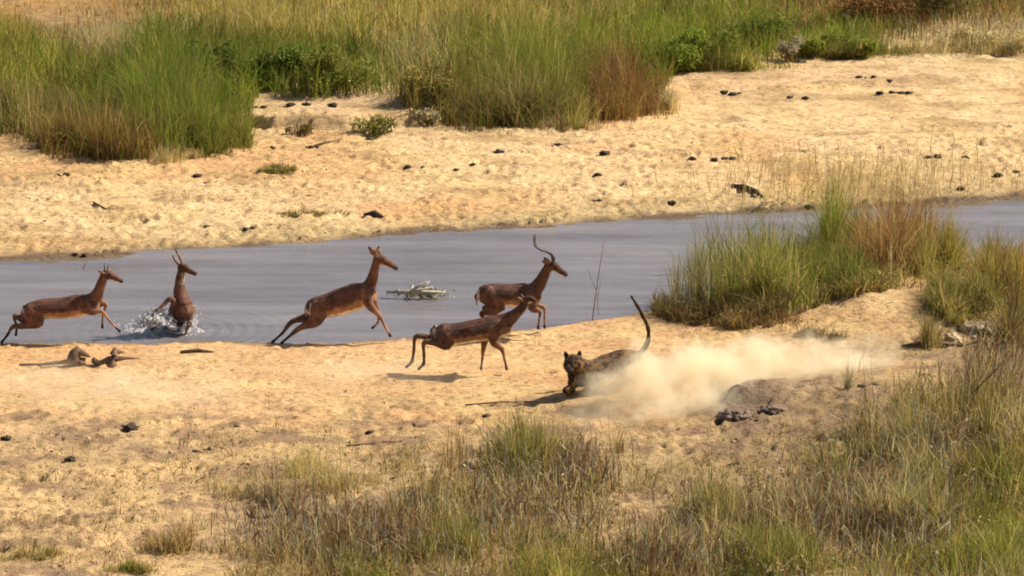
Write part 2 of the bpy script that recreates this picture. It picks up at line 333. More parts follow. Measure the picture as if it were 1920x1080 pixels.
def shrub(label, cx, cy, wpx, h, n, weights, seed, leaf=.035, name='shrub', group=None, catn='shrub'):
    rs = np.random.RandomState(seed); base = GV(cx, cy); m = PXM(cy); rw = wpx / m / 2
    root = empty(name, base, label, catn, group)
    kb = 9; bc = np.stack([rs.uniform(-.7, .7, kb) * rw, rs.uniform(-.5, .5, kb) * rw, rs.uniform(.35, .8, kb) * h], -1); br = rs.uniform(.25, .45, kb) * min(rw, h) * 1.15
    w = rs.randint(0, kb, n); v = rs.normal(size=(n, 3)); v /= np.linalg.norm(v, axis=1)[:, None]; r = rs.rand(n) ** .45
    C = bc[w] + v * r[:, None] * br[w][:, None] * np.array([1.15, 1, .95]); C[:, 2] = np.abs(C[:, 2]) + .01; C += np.array(base)
    col = pick(n, weights, rs) * rs.uniform(.75, 1.25, kb)[w][:, None]
    V, F, Cc = leaf_arrays(C, rs.uniform(.6, 1.3, n) * leaf, col, rs)
    mesh_np('foliage', V, F, ML, Cc, loc=base, parent=root)
    ns = 40; P = np.repeat(np.array(base)[None], ns, 0) + rs.normal(0, 1, (ns, 3)) * np.array([rw * .25, rw * .2, 0])
    V, F, Cc = blade_arrays(P, rs.uniform(.6, 1.15, ns) * h, np.full(ns, .02), np.abs(rs.normal(0, .4, ns)), pick(ns, {'brown': 2, 'olive': 1}, rs), rs)
    mesh_np('stem', V, F, ML, Cc, loc=base, parent=root); return root

# ---- far grassland as one mass: tall savanna grass whose mix of colours changes over the field
rs = np.random.RandomState(11)
FIELD = [  # px, py, rx, ry, colour weights, height factor
 (90, 20, 230, 45, {'orange': 5, 'rust': 1, 'straw': 2}, .22), (210, 90, 90, 22, {'cream': 3, 'straw': 2, 'olive': 1}, .6), (500, 20, 220, 40, {'straw': 3, 'olive': 3, 'yellow': 2}, .8),
 (60, 140, 120, 55, {'olive': 3, 'green': 4, 'yellow': 2}, .9), (80, 235, 120, 40, {'brown': 2, 'olive': 4, 'green': 1}, .8), (330, 170, 130, 90, {'green': 5, 'bright': 2, 'olive': 1}, 1.1),
 (200, 290, 120, 25, {'brown': 3, 'olive': 3, 'rust': 2}, .8), (420, 260, 60, 40, {'green': 3, 'olive': 3}, .8), (600, 140, 180, 50, {'green': 5, 'bright': 2, 'dark': 1, 'olive': 1}, .9),
 (700, 60, 200, 40, {'olive': 3, 'yellow': 3, 'straw': 2, 'green': 2}, 1), (780, 120, 80, 50, {'olive': 2, 'straw': 3, 'cream': 1}, .9), (850, 190, 70, 50, {'olive': 3, 'brown': 2, 'rust': 1}, 1),
 (980, 150, 130, 60, {'green': 3, 'bright': 3, 'olive': 3}, 1.2), (1000, 225, 120, 30, {'olive': 4, 'green': 2, 'straw': 1, 'rust': 1}, 1), (1180, 190, 60, 50, {'rust': 4, 'brown': 2, 'olive': 2}, 1),
 (950, 30, 250, 40, {'straw': 3, 'yellow': 2, 'orange': 1, 'olive': 3, 'green': 1}, .9), (1260, 80, 130, 55, {'green': 4, 'bright': 3, 'olive': 1}, 1), (1500, 70, 170, 45, {'green': 4, 'bright': 2, 'olive': 2}, .8), (1300, 20, 200, 30, {'olive': 3, 'green': 4, 'yellow': 1, 'straw': 1}, .9),
 (1560, 90, 120, 26, {'green': 4, 'dark': 1, 'olive': 1}, .6), (1600, 20, 150, 30, {'rust': 3, 'orange': 2, 'olive': 2}, .8),
 (1800, 20, 160, 35, {'olive': 4, 'rust': 2, 'brown': 2}, .8), (1830, 75, 150, 22, {'cream': 3, 'straw': 3, 'grey': 2}, .4)]
n = 120000
px = rs.uniform(-150, 2080, n); py = rs.uniform(-70, 315, n) ; lim = np.interp(px, [p[0] for p in LOWB], [p[1] for p in LOWB]) - 4 + (vn(px, py, 34, 80) - .5) * 26
px, py = px[py < lim], py[py < lim]
x0, y0 = G0(px, py)
dens = .35 + .9 * fbm(x0, y0, .9, 85)
orange = np.exp(-((px - 90) / 200) ** 2 - ((py - 15) / 45) ** 2)
keep = rs.rand(len(px)) < np.clip(dens - .75 * orange - .55 * np.exp(-((px - 1830) / 170) ** 2 - ((py - 85) / 26) ** 2), .06, 1); px, py = px[keep], py[keep]
jx = px + (vn(px, py, 60, 90) - .5) * 90 + rs.normal(0, 8, len(px)); jy = py + (vn(px, py, 60, 91) - .5) * 50 + rs.normal(0, 5, len(px))
Wt = np.stack([np.exp(-((jx - f[0]) / f[2]) ** 2 - ((jy - f[1]) / f[3]) ** 2) for f in FIELD], 1) ** 1.3 + 1e-9; Wt /= Wt.sum(1)[:, None]
cum = Wt.cumsum(1); who = np.minimum((rs.rand(len(px))[:, None] > cum).sum(1), len(FIELD) - 1)
col = np.zeros((len(px), 3)); hf = (Wt * np.array([f[5] for f in FIELD])[None]).sum(1)
for i, f in enumerate(FIELD):
    s = who == i
    if s.any(): col[s] = pick(s.sum(), f[4], rs)
P = on_ground(px, py); tall = .38 + .95 * vn(P[:, 0], P[:, 1], .5, 95)
col *= (.42 + 1.05 * fbm(P[:, 0], P[:, 1], .8, 97, 2))[:, None]
H = .78 * hf * tall * rs.uniform(.45, 1.05, len(px)); B = np.abs(rs.normal(0, .45, len(px))) + .05; B = np.where(rs.rand(len(px)) < .15, rs.uniform(.7, 1.5, len(px)), B)
V, F, Cc = blade_arrays(P, H, rs.uniform(.008, .020, len(px)), B, col, rs)
o = mesh_np('savanna_grass', V, F, ML, Cc); tag(o, 'tall olive, green and straw coloured grass covering the ground behind the far sandbank', 'grass', kind='stuff')

# ---- foreground grass as one mass
rs = np.random.RandomState(12)
TOPB = [(380, 1120), (470, 1040), (540, 1000), (640, 960), (760, 920), (860, 880), (920, 850), (1060, 845), (1110, 900), (1200, 960), (1290, 950), (1380, 905), (1480, 870), (1570, 850), (1640, 800), (1700, 750), (1790, 700), (1940, 650), (2100, 600)]
n = 200000; px = rs.uniform(380, 2060, n); py = rs.uniform(560, 1230, n)
lim = np.interp(px, [p[0] for p in TOPB], [p[1] for p in TOPB]) + (vn(px, py, 40, 101) - .5) * 90; x0, y0 = G0(px, py)
d = np.clip((py - lim) / 50, 0, 1) * (.04 + 1.1 * ss(.38, .60, fbm(x0, y0, (.6, .7), 105)))
d *= 1 - .8 * np.exp(-((px - 1190) / 90) ** 2 - ((py - 1010) / 120) ** 2)
keep = rs.rand(n) < d * .9; px, py = px[keep], py[keep]; P = on_ground(px, py)
u = fbm(P[:, 0], P[:, 1], 1.1, 110); gr = ss(.46, .66, u)[:, None]
A_ = pick(len(px), {'olive': 6, 'green': 2, 'yellow': 2, 'bright': 1, 'brown': 1, 'straw': 3}, rs); B_ = pick(len(px), {'brown': 3, 'olive': 3, 'straw': 5, 'cream': 2, 'grey': 2, 'rust': 1}, rs)
col = np.where(rs.rand(len(px), 1) < gr, A_, B_)
yg = np.exp(-((px - 1850) / 180) ** 2 - ((py - 1060) / 90) ** 2); col = np.where((rs.rand(len(px)) < yg * .7)[:, None], pick(len(px), {'yellow': 1, 'bright': 1, 'green': 1}, rs), col)
H = (.08 + .42 * vn(P[:, 0], P[:, 1], .38, 112) ** 1.3) * rs.choice([.4, .6, .8, 1, 1.3], len(px)) * rs.uniform(.7, 1.1, len(px)) * (1 + .45 * (px > 1500))
H *= np.clip(1.15 - .35 * ss(980, 1200, py), .6, 1.2)
col = col * (.55 + .8 * vn(P[:, 0], P[:, 1], .3, 115))[:, None]
V, F, Cc = blade_arrays(P, H, rs.uniform(.004, .014, len(px)), np.abs(rs.normal(0, .6, len(px))) + .05, col, rs)
o = mesh_np('bank_grass', V, F, ML, Cc); tag(o, 'olive and brown grass growing over the near bank in the right foreground', 'grass', kind='stuff')

# tangled undergrowth joining the riverside reeds to the scrub at the right edge
rs2 = np.random.RandomState(19); n = 42000; px = rs2.uniform(1225, 2000, n)
top = np.interp(px, [1225, 1300, 1450, 1560, 1700, 1800, 2000], [575, 560, 540, 520, 505, 515, 500]); bot = np.interp(px, [1225, 1300, 1400, 1480, 1560, 1700, 1780, 2000], [598, 612, 622, 600, 566, 545, 610, 680])
py = top + (bot - top) * rs2.rand(n); x0, y0 = G0(px, py)
k = rs2.rand(n) < ss(.30, .58, fbm(x0, y0, (.55, .5), 175)) * np.clip(.12 + .55 * np.exp(-((px - 1430) / 130) ** 2) + (px > 1740) * .38 + .5 * np.exp(-((px - 1650) / 70) ** 2), 0, 1)
px, py = px[k], py[k]; P = on_ground(px, py)
colu = np.where((px < 1480)[:, None], pick(len(px), {'brown': 5, 'rust': 1, 'olive': 3, 'straw': 1}, rs2), pick(len(px), {'olive': 5, 'brown': 2, 'green': 2, 'straw': 2, 'rust': 1}, rs2)) * (.55 + .8 * vn(P[:, 0], P[:, 1], .3, 176))[:, None]
H = (.07 + .34 * vn(P[:, 0], P[:, 1], .4, 178) ** 1.4) * rs2.uniform(.5, 1.15, len(px)) * np.where(px > 1740, 1.35, 1)
V, F, Cc = blade_arrays(P, H, rs2.uniform(.006, .015, len(px)), np.abs(rs2.normal(0, .7, len(px))) + .08, colu, rs2)
V2, F2, C2 = leaf_arrays(P[::3] + np.array([0, 0, .04]) + rs2.rand(len(P[::3]), 3) * np.array([.05, .05, .16]), rs2.uniform(.010, .03, len(P[::3])), colu[::3], rs2)
V, F, Cc = cat([(V, F, Cc), (V2, F2, C2)])
o = mesh_np('riverside_undergrowth', V, F, ML, Cc); tag(o, 'tangled brown and olive undergrowth at the foot of the riverside reeds', 'undergrowth', kind='stuff')

# grey brown twiggy scrub among the foreground grass
rs3 = np.random.RandomState(23); n = 17000; cx_ = np.array([(1420, 1010, 160, 60), (1250, 1060, 120, 30), (960, 960, 110, 70), (760, 1030, 130, 45), (1780, 860, 110, 110), (1690, 1010, 90, 50), (1560, 960, 90, 50), (600, 1010, 120, 40), (1870, 720, 60, 60), (1080, 900, 60, 40)])
w_ = rs3.randint(0, len(cx_), n); px = cx_[w_, 0] + rs3.normal(0, 1, n) * cx_[w_, 2] * .6; py = cx_[w_, 1] + rs3.normal(0, 1, n) * cx_[w_, 3] * .6
P = on_ground(px, py); a = rs3.uniform(0, 6.283, n); P2 = P + np.stack([np.cos(a), np.sin(a), a * 0], -1) * rs3.uniform(0, .12, (n, 1)) + np.array([0, 0, 1.]) * rs3.uniform(0, .22, (n, 1)) * (rs3.rand(n, 1) < .6)
colt = pick(n, {'grey': 2, 'brown': 7, 'cream': 2, 'rust': 2, 'straw': 1}, rs3)
V, F, Cc = blade_arrays(P2, rs3.uniform(.08, .34, n), rs3.uniform(.006, .013, n), np.abs(rs3.normal(0, .7, n)) + .05, colt, rs3)
o = mesh_np('twiggy_scrub', V, F, ML, Cc); tag(o, 'tangled grey and brown twigs standing in the foreground grass', 'scrub', kind='stuff')

# leafy weeds and pale seed heads among the foreground grass
n = 110000; px = rs.uniform(450, 2040, n); py = rs.uniform(620, 1180, n); x0, y0 = G0(px, py)
lim = np.interp(px, [p[0] for p in TOPB], [p[1] for p in TOPB]) + (vn(px, py, 40, 101) - .5) * 90
d = np.clip((py - lim) / 50, 0, 1) * ss(.44, .60, fbm(x0, y0, (.7, .8), 165)) * (1 - .8 * np.exp(-((px - 1190) / 90) ** 2 - ((py - 1010) / 120) ** 2))
k = rs.rand(n) < d; px, py = px[k], py[k]; P = on_ground(px, py); P[:, 2] += rs.rand(len(P)) ** 1.5 * (.08 + .28 * vn(P[:, 0], P[:, 1], .35, 168))
u = vn(P[:, 0], P[:, 1], .5, 170)[:, None]
colw = np.where(u > .55, pick(len(P), {'green': 3, 'olive': 3, 'dark': 2}, rs), pick(len(P), {'brown': 3, 'olive': 3, 'grey': 2, 'cream': 2}, rs))
V, F, Cc = leaf_arrays(P, rs.uniform(.010, .032, len(P)), colw, rs)
o = mesh_np('foreground_weeds', V, F, ML, Cc); tag(o, 'small leafy weeds and pale seed heads among the foreground grass', 'weeds', kind='stuff')

# ---- thin dry grass and fallen stalks on the near sand, and sprigs on the far sandbank
rs = np.random.RandomState(13)
n = 110000; px = rs.uniform(-60, 1980, n); py = rs.uniform(770, 1130, n); x0, y0 = G0(px, py)
d = ss(.42, .64, fbm(x0, y0, (.6, .4), 120)) * ss(780, 930, py + (vn(px, py, 60, 122) - .5) * 80) * (.45 + .55 * np.exp(-((px - 640) / 330) ** 2) + .3 * (px > 1100))
d = d * (.35 + .65 * ss(250, 560, px)); k = rs.rand(n) < d; px, py = px[k], py[k]; P = on_ground(px, py)
H = rs.uniform(.03, .17, len(px)) * (.5 + vn(P[:, 0], P[:, 1], .4, 199)) * (1 + .5 * np.exp(-((px - 640) / 260) ** 2))
V, F, Cc = blade_arrays(P, H, rs.uniform(.004, .010, len(px)), np.abs(rs.normal(0, .8, len(px))) + .1, pick(len(px), {'straw': 6, 'cream': 2, 'brown': 4, 'olive': 1, 'rust': 1}, rs), rs)
o = mesh_np('dry_grass', V, F, ML, Cc); tag(o, 'thin straw coloured dry grass scattered over the near sand', 'grass', kind='stuff')
n = 5200; px = np.concatenate([rs.normal(1620, 150, n // 2), rs.uniform(-30, 1950, n // 2)]); py = np.concatenate([rs.normal(350, 28, n // 2), rs.uniform(280, 470, n // 2)])
x0, y0 = G0(px, py); far_ok = (y0 > np.interp(x0, *FAR) + .15) & (py > 275)
dd = np.where(np.arange(len(px)) < n // 2, .6, .8 * ss(.60, .75, fbm(x0, y0, .6, 130)))
k = far_ok & (rs.rand(len(px)) < dd); big = (np.arange(len(px)) < n // 2)[k]; px, py = px[k], py[k]; P = on_ground(px, py)
H = np.where(big, rs.uniform(.08, .42, len(px)), rs.uniform(.03, .09, len(px)))
V, F, Cc = blade_arrays(P, H, rs.uniform(.006, .011, len(px)), np.abs(rs.normal(0, .35, len(px))) + .05, pick(len(px), {'straw': 6, 'cream': 3, 'olive': 2, 'rust': 1}, rs), rs)
o = mesh_np('sandbank_sprigs', V, F, ML, Cc); tag(o, 'sparse pale dry stalks sprouting from the far sandbank', 'grass', kind='stuff')
# litter: crumbs of bark, leaves and droppings lying on the sand
rs = np.random.RandomState(14); n = 26000
px = rs.uniform(-40, 1960, n); py = np.where(rs.rand(n) < .4, rs.uniform(265, 475, n), rs.uniform(650, 1100, n)); x0, y0 = G0(px, py)
yfx, ynx = np.interp(x0, *FAR), np.interp(x0, *NEAR)
d = ss(.36, .66, fbm(x0, y0, (1.0, .8), 140)) * np.where(y0 < ynx, .08 + .92 * ss(770, 860, py), .35)
k = ((y0 > yfx + .1) | (y0 < ynx - .15)) & (rs.rand(n) < d); P = on_ground(px[k], py[k]); P[:, 2] += .006
L = rs.uniform(.008, .032, len(P)) * rs.choice([1, 1, 1.6], len(P))
V, F, Cc = leaf_arrays(P, L, pick(len(P), {'brown': 5, 'rust': 1, 'cream': 4, 'straw': 2, 'grey': 1}, rs), rs)
o = mesh_np('sand_litter', V, F, ML, Cc); tag(o, 'dark and pale crumbs of leaf and bark littering the sand', 'litter', kind='stuff')

# ---- clumps one can point to
clump('reed_clump', 'large bright green reed clump left on the far bank, reaching down onto the sand', 320, 230, 100, 52, 1.05, 9500, {'green': 5, 'bright': 3, 'olive': 1}, 201, .013, .42, 26)
clump('reed_clump', 'brown and olive reed clump at the foot of the large green one, beside the footprints', 190, 285, 95, 18, .75, 3800, {'brown': 3, 'olive': 4, 'rust': 2, 'green': 1}, 202, .012, .35, 12)
clump('reed_clump', 'dull brown grass clump at the far left edge above the sandbank', 60, 235, 100, 34, .75, 2800, {'brown': 2, 'olive': 5, 'green': 1, 'straw': 1}, 203, .012, .35, 10)
clump('reed_clump', 'short green grass clump where the terrace meets the large green reeds', 430, 278, 42, 14, .5, 1500, {'green': 3, 'olive': 4}, 204, .011, .4, 6)
clump('reed_clump', 'tall bright green reed clump in the middle of the far grass above the sandbank', 985, 170, 95, 34, 1.15, 5000, {'bright': 4, 'green': 4, 'olive': 3, 'straw': 1}, 205, .013, .4, 18)
clump('reed_clump', 'olive grass clump with dry lower stems hanging over the middle of the sandbank', 980, 226, 110, 12, .85, 4400, {'olive': 4, 'green': 2, 'brown': 2, 'straw': 2}, 206, .012, .5, 18)
clump('reed_clump', 'rust brown grass clump at the right end of the middle grass, beside bare sand', 1180, 205, 62, 24, .85, 3300, {'rust': 5, 'brown': 3, 'olive': 2}, 207, .012, .35, 9)
clump('grass_tuft', 'small pale dry tuft against the rust brown clump on the sandbank', 1245, 200, 22, 12, .4, 500, {'cream': 3, 'straw': 3, 'olive': 1}, 208, .010, .5, 4, 'grass tuft')
clump('grass_tuft', 'cream dry grass patch above the large green reeds', 205, 92, 70, 12, .5, 1500, {'cream': 4, 'straw': 3, 'olive': 1}, 209, .012, .4, 8, 'grass tuft')
shrub('dark green leafy shrub just right of the large green reeds', 400, 165, 110, .75, 3800, {'dark': 5, 'green': 3}, 210)
shrub('dark green round shrub above the left end of the terrace', 520, 166, 110, .72, 3800, {'dark': 5, 'green': 3, 'olive': 1}, 211)
shrub('grey green shrub above the middle of the terrace', 640, 176, 130, .75, 4200, {'green': 4, 'olive': 4, 'dark': 2}, 212)
shrub('olive scrubby shrub over the right end of the terrace, beside tall grass', 800, 185, 90, .6, 2200, {'olive': 4, 'straw': 2, 'green': 2}, 213)
shrub('broad green shrub right of the tall middle grass, at the back of the sandbank', 1310, 130, 170, .62, 4200, {'green': 6, 'bright': 3, 'dark': 1}, 214)
shrub('dark rounded shrub behind the back edge of the sandbank, with grey twigs beside it', 1430, 92, 110, .6, 2400, {'dark': 2, 'green': 5, 'olive': 2}, 215)
shrub('low bright green shrub at the back of the sandbank, right of the grey twigs', 1570, 108, 190, .34, 3600, {'green': 5, 'bright': 3, 'olive': 1}, 216)
shrub('rusty brown bush at the top edge, above the low bright green shrub', 1640, 45, 200, .7, 3200, {'rust': 4, 'brown': 3, 'orange': 1}, 217, .04)
shrub('dark olive bush in the top right corner', 1760, 36, 180, .8, 3200, {'brown': 4, 'olive': 3, 'dark': 2}, 218, .04)
shrub('cream coloured dead brush at the right end of the sandbank', 1850, 96, 220, .38, 3200, {'cream': 4, 'straw': 4, 'olive': 2, 'grey': 2}, 219, .024, 'dead_brush', catn='brush')
shrub('grey leafless brush between two green shrubs at the back of the sandbank', 1480, 116, 60, .42, 900, {'grey': 4, 'cream': 2, 'brown': 1}, 220, .03, 'dead_brush', catn='brush')
shrub('low green scrub rooted in the cut face of the terrace', 700, 250, 90, .26, 900, {'olive': 4, 'green': 2, 'dark': 2}, 221, .03)
shrub('pale scrub on the mound at the right end of the terrace', 800, 232, 80, .22, 800, {'cream': 3, 'olive': 3, 'grey': 2}, 222, .028)
shrub('small dark scrub at the left of the terrace face', 560, 254, 60, .16, 500, {'olive': 4, 'brown': 3}, 223, .028)
clump('grass_mat', 'flat olive grass mat on the sand at the lower right of the large green reeds', 530, 322, 55, 7, .12, 1100, {'olive': 4, 'green': 2, 'brown': 1}, 224, .010, .9, 8, 'grass mat')
clump('grass_mat', 'flat olive weed mat on the sandbank near the water, above the splash and driftwood', 590, 403, 60, 5, .08, 700, {'olive': 3, 'brown': 2, 'green': 1}, 225, .010, .9, 8, 'grass mat')
clump('grass_tuft', 'low straw tuft on the sand at the foot of the large green reeds', 330, 300, 60, 8, .25, 700, {'straw': 4, 'cream': 2, 'olive': 2}, 226, .010, .7, 7, 'grass tuft')
clump('grass_tuft', 'pale dry fringe at the foot of the middle grass over the sandbank', 1040, 240, 100, 6, .32, 1100, {'straw': 3, 'cream': 2, 'olive': 3, 'rust': 1}, 227, .010, .7, 12, 'grass tuft')
clump('grass_clump', 'yellow and straw grass clump at the top of the picture left of centre', 540, 70, 160, 26, .6, 3200, {'straw': 4, 'yellow': 3, 'olive': 3}, 228, .013, .45, 16)
clump('grass_clump', 'low green grass clump wrapped around the broad green shrub behind the sandbank', 1340, 126, 110, 9, .5, 2600, {'green': 4, 'olive': 3, 'yellow': 1}, 271, .011, .6, 16)
clump('grass_clump', 'low green grass clump around the low bright green shrub at the back of the sandbank', 1590, 106, 100, 7, .4, 2200, {'green': 4, 'olive': 3, 'straw': 1}, 272, .011, .6, 14)
clump('grass_clump', 'pale straw grass clump around the cream dead brush at the right end of the sandbank', 1830, 98, 130, 9, .34, 2200, {'straw': 4, 'cream': 3, 'olive': 3}, 273, .011, .6, 16)
# riverside, right
clump('reed_clump', 'green reed clump on the near bank, its left side standing against the water', 1405, 556, 100, 28, .98, 3400, {'green': 4, 'bright': 2, 'olive': 4, 'yellow': 2, 'straw': 2}, 231, .012, .40, 22)
clump('reed_clump', 'dark green reed clump bowed over the bank between the green and the rust brown ones', 1535, 530, 95, 18, .66, 4000, {'green': 4, 'dark': 2, 'olive': 5}, 232, .012, .65, 16)
clump('reed_clump', 'bright green upright reeds directly left of the rust brown clump', 1585, 500, 50, 14, 1.1, 2800, {'green': 4, 'bright': 3, 'yellow': 2}, 233, .011, .2, 5)
clump('reed_clump', 'rust brown reed clump on the near bank with dark stems at its foot', 1680, 510, 85, 18, 1.05, 5200, {'rust': 4, 'orange': 5, 'brown': 2, 'straw': 2, 'olive': 1}, 234, .011, .36, 20, stems=(90, 1.45, {'straw': 3, 'orange': 1, 'rust': 1}))
clump('reed_clump', 'yellow green reeds right of the rust brown clump, before open water', 1765, 520, 45, 16, .85, 2200, {'yellow': 3, 'olive': 4, 'straw': 1}, 235, .010, .3, 5)
clump('reed_clump', 'thin grey green reeds standing in the water at the left of the bank clumps', 1285, 578, 55, 12, .95, 620, {'grey': 4, 'olive': 3, 'green': 1}, 236, .010, .16, 8)
clump('reed_clump', 'olive and rust grass clump at the right edge, over the second stretch of water', 1880, 540, 60, 20, .62, 2400, {'olive': 4, 'rust': 2, 'yellow': 2, 'brown': 1}, 237, .010, .35, 8)
clump('grass_clump', 'olive grass clump on the bank under the second stretch of water', 1790, 570, 70, 18, .42, 2200, {'olive': 4, 'green': 2, 'straw': 2}, 238, .010, .45, 8)
clump('grass_tuft', 'dry upright tuft on the pale sand hump right of the green reeds', 1745, 645, 20, 10, .55, 350, {'straw': 2, 'olive': 3, 'brown': 1}, 239, .009, .3, 3, 'grass tuft')
clump('grass_clump', 'brown stemmed clump at the right edge beside the pale stone', 1900, 640, 30, 22, .6, 1000, {'brown': 4, 'olive': 3}, 240, .010, .4, 5)
clump('grass_tuft', 'trampled brown tuft at the foot of the green reed clump', 1400, 604, 90, 10, .22, 1500, {'brown': 4, 'rust': 2, 'olive': 2}, 241, .010, .7, 9, 'grass tuft')
clump('grass_tuft', 'dark low tuft in the hollow of the sand hump below the drooping green reeds', 1530, 632, 48, 7, .14, 700, {'olive': 2, 'brown': 4}, 242, .009, .8, 6, 'grass tuft')
# foreground tufts
clump('grass_clump', 'upright green and straw grass clump in the middle foreground, below the leopard', 1000, 862, 66, 26, .62, 1900, {'green': 3, 'yellow': 2, 'straw': 3, 'olive': 4, 'brown': 1}, 251, .0085, .3, 9, stems=(40, .8, {'straw': 3, 'cream': 1}))
clump('grass_clump', 'thin dry upright stalks left of the middle foreground clump', 855, 880, 26, 16, .55, 90, {'rust': 2, 'straw': 3}, 252, .008, .12, 5)
clump('grass_tuft', 'straw coloured tuft on the near sand left of the foreground scrub', 615, 900, 90, 22, .36, 800, {'straw': 5, 'cream': 2, 'yellow': 2}, 253, .008, .5, 9, 'grass tuft')
clump('grass_tuft', 'grey brown tuft above the dark hollow in the foreground', 530, 960, 40, 12, .42, 420, {'grey': 3, 'brown': 3, 'straw': 2}, 254, .008, .35, 4, 'grass tuft')
clump('grass_tuft', 'rust brown tuft on the sand near the bottom edge, left of the dark hollow', 325, 1030, 50, 14, .34, 600, {'rust': 2, 'brown': 2, 'straw': 4}, 255, .008, .45, 4, 'grass tuft')
clump('grass_tuft', 'low olive tuft at the bottom left corner', 60, 1040, 60, 12, .16, 480, {'olive': 3, 'straw': 4}, 256, .008, .7, 6, 'grass tuft')
clump('grass_tuft', 'flat green tuft at the bottom edge left of centre', 250, 1075, 60, 10, .14, 600, {'green': 2, 'olive': 4, 'straw': 2}, 257, .008, .7, 5, 'grass tuft')
clump('grass_clump', 'yellow green clump in the scrub at the bottom centre', 830, 1040, 70, 26, .36, 1100, {'yellow': 3, 'green': 3, 'olive': 3}, 258, .008, .5, 8)
clump('grass_clump', 'forked olive clump with pale seed heads right of the bare earth patch', 1340, 985, 46, 20, .5, 620, {'olive': 4, 'straw': 3, 'green': 2}, 259, .008, .35, 5, stems=(22, .6, {'straw': 3}))
clump('grass_clump', 'green clump in the bottom right foreground, below the forked olive one', 1450, 1060, 120, 30, .46, 2200, {'green': 4, 'olive': 5, 'straw': 2}, 260, .009, .4, 10)
clump('grass_clump', 'bright yellow green clump in the bottom right corner', 1860, 1075, 90, 30, .42, 1900, {'yellow': 3, 'bright': 4, 'green': 2, 'straw': 1}, 261, .009, .4, 8)
clump('grass_clump', 'tall stalky clump at the right edge with bare brown stems', 1830, 800, 70, 40, .75, 700, {'brown': 3, 'olive': 4, 'straw': 2}, 262, .009, .3, 8, stems=(26, .9, {'brown': 2, 'straw': 2}))
clump('grass_clump', 'pale stemmed clump above the right foreground scrub, near the slope', 1700, 850, 50, 30, .5, 700, {'olive': 4, 'grey': 2, 'straw': 3}, 263, .009, .35, 6)
clump('grass_tuft', 'tiny tuft poking up in front of the right end of the dust cloud', 1590, 735, 16, 6, .34, 90, {'olive': 2, 'grey': 2}, 264, .008, .3, 2, 'grass tuft')
clump('grass_tuft', 'bent pale sprig on the slope between the dust cloud and the dark hollow tuft', 1165, 850, 16, 8, .35, 60, {'olive': 2, 'straw': 2}, 265, .008, .4, 2, 'grass tuft')
clump('grass_tuft', 'dark fan of arched blades at the bottom edge right of the pink earth', 1230, 1085, 60, 12, .26, 900, {'brown': 3, 'olive': 3, 'straw': 2}, 266, .008, .9, 6, 'grass tuft')

# ------------------------------------------------------------------ solid shapes
def tube_bm(bm, pts, rads, segs=8, closed_tip=True):
    pts = [Vector(p) for p in pts]; rings = []; ref = Vector((0.13, .31, .94))
    for i, p in enumerate(pts):
        t = (pts[min(i + 1, len(pts) - 1)] - pts[max(i - 1, 0)]).normalized()
        a = t.cross(ref)
        if a.length < .1: a = t.cross(Vector((1, 0, 0)))
        a.normalize(); b = t.cross(a)
        rings.append([bm.verts.new(p + (a * math.cos(2 * math.pi * k / segs) + b * math.sin(2 * math.pi * k / segs)) * rads[i]) for k in range(segs)])
    for r0, r1 in zip(rings, rings[1:]):
        for k in range(segs): bm.faces.new((r0[k], r0[(k + 1) % segs], r1[(k + 1) % segs], r1[k]))
    bm.faces.new(rings[0][::-1]); bm.faces.new(rings[-1])
def link_bm(name, bm, m, loc, parent=None, smooth=True):
    bmesh.ops.recalc_face_normals(bm, faces=bm.faces)
    me = bpy.data.meshes.new(name); loc = Vector(loc)
    for v in bm.verts: v.co -= loc
    bm.to_mesh(me); bm.free(); me.materials.append(m)
    for p in me.polygons: p.use_smooth = smooth
    o = bpy.data.objects.new(name, me); COL.objects.link(o)
    if parent is not None: o.parent = parent
    else: o.location = loc
    return o
def lump_bm(bm, c, s, seed, sub=3, amp=.35, freq=2.2):
    g = bmesh.ops.create_icosphere(bm, subdivisions=sub, radius=1)
    for v in g['verts']:
        p = v.co.copy(); k = 1 + amp * (mnoise.noise(p * freq + Vector((seed * 3.1, seed, 0)))) + amp * .5 * mnoise.noise(p * freq * 3 + Vector((0, seed * 2.7, 5)))
        v.co = Vector((p.x * s[0], p.y * s[1], p.z * s[2])) * k + Vector(c)

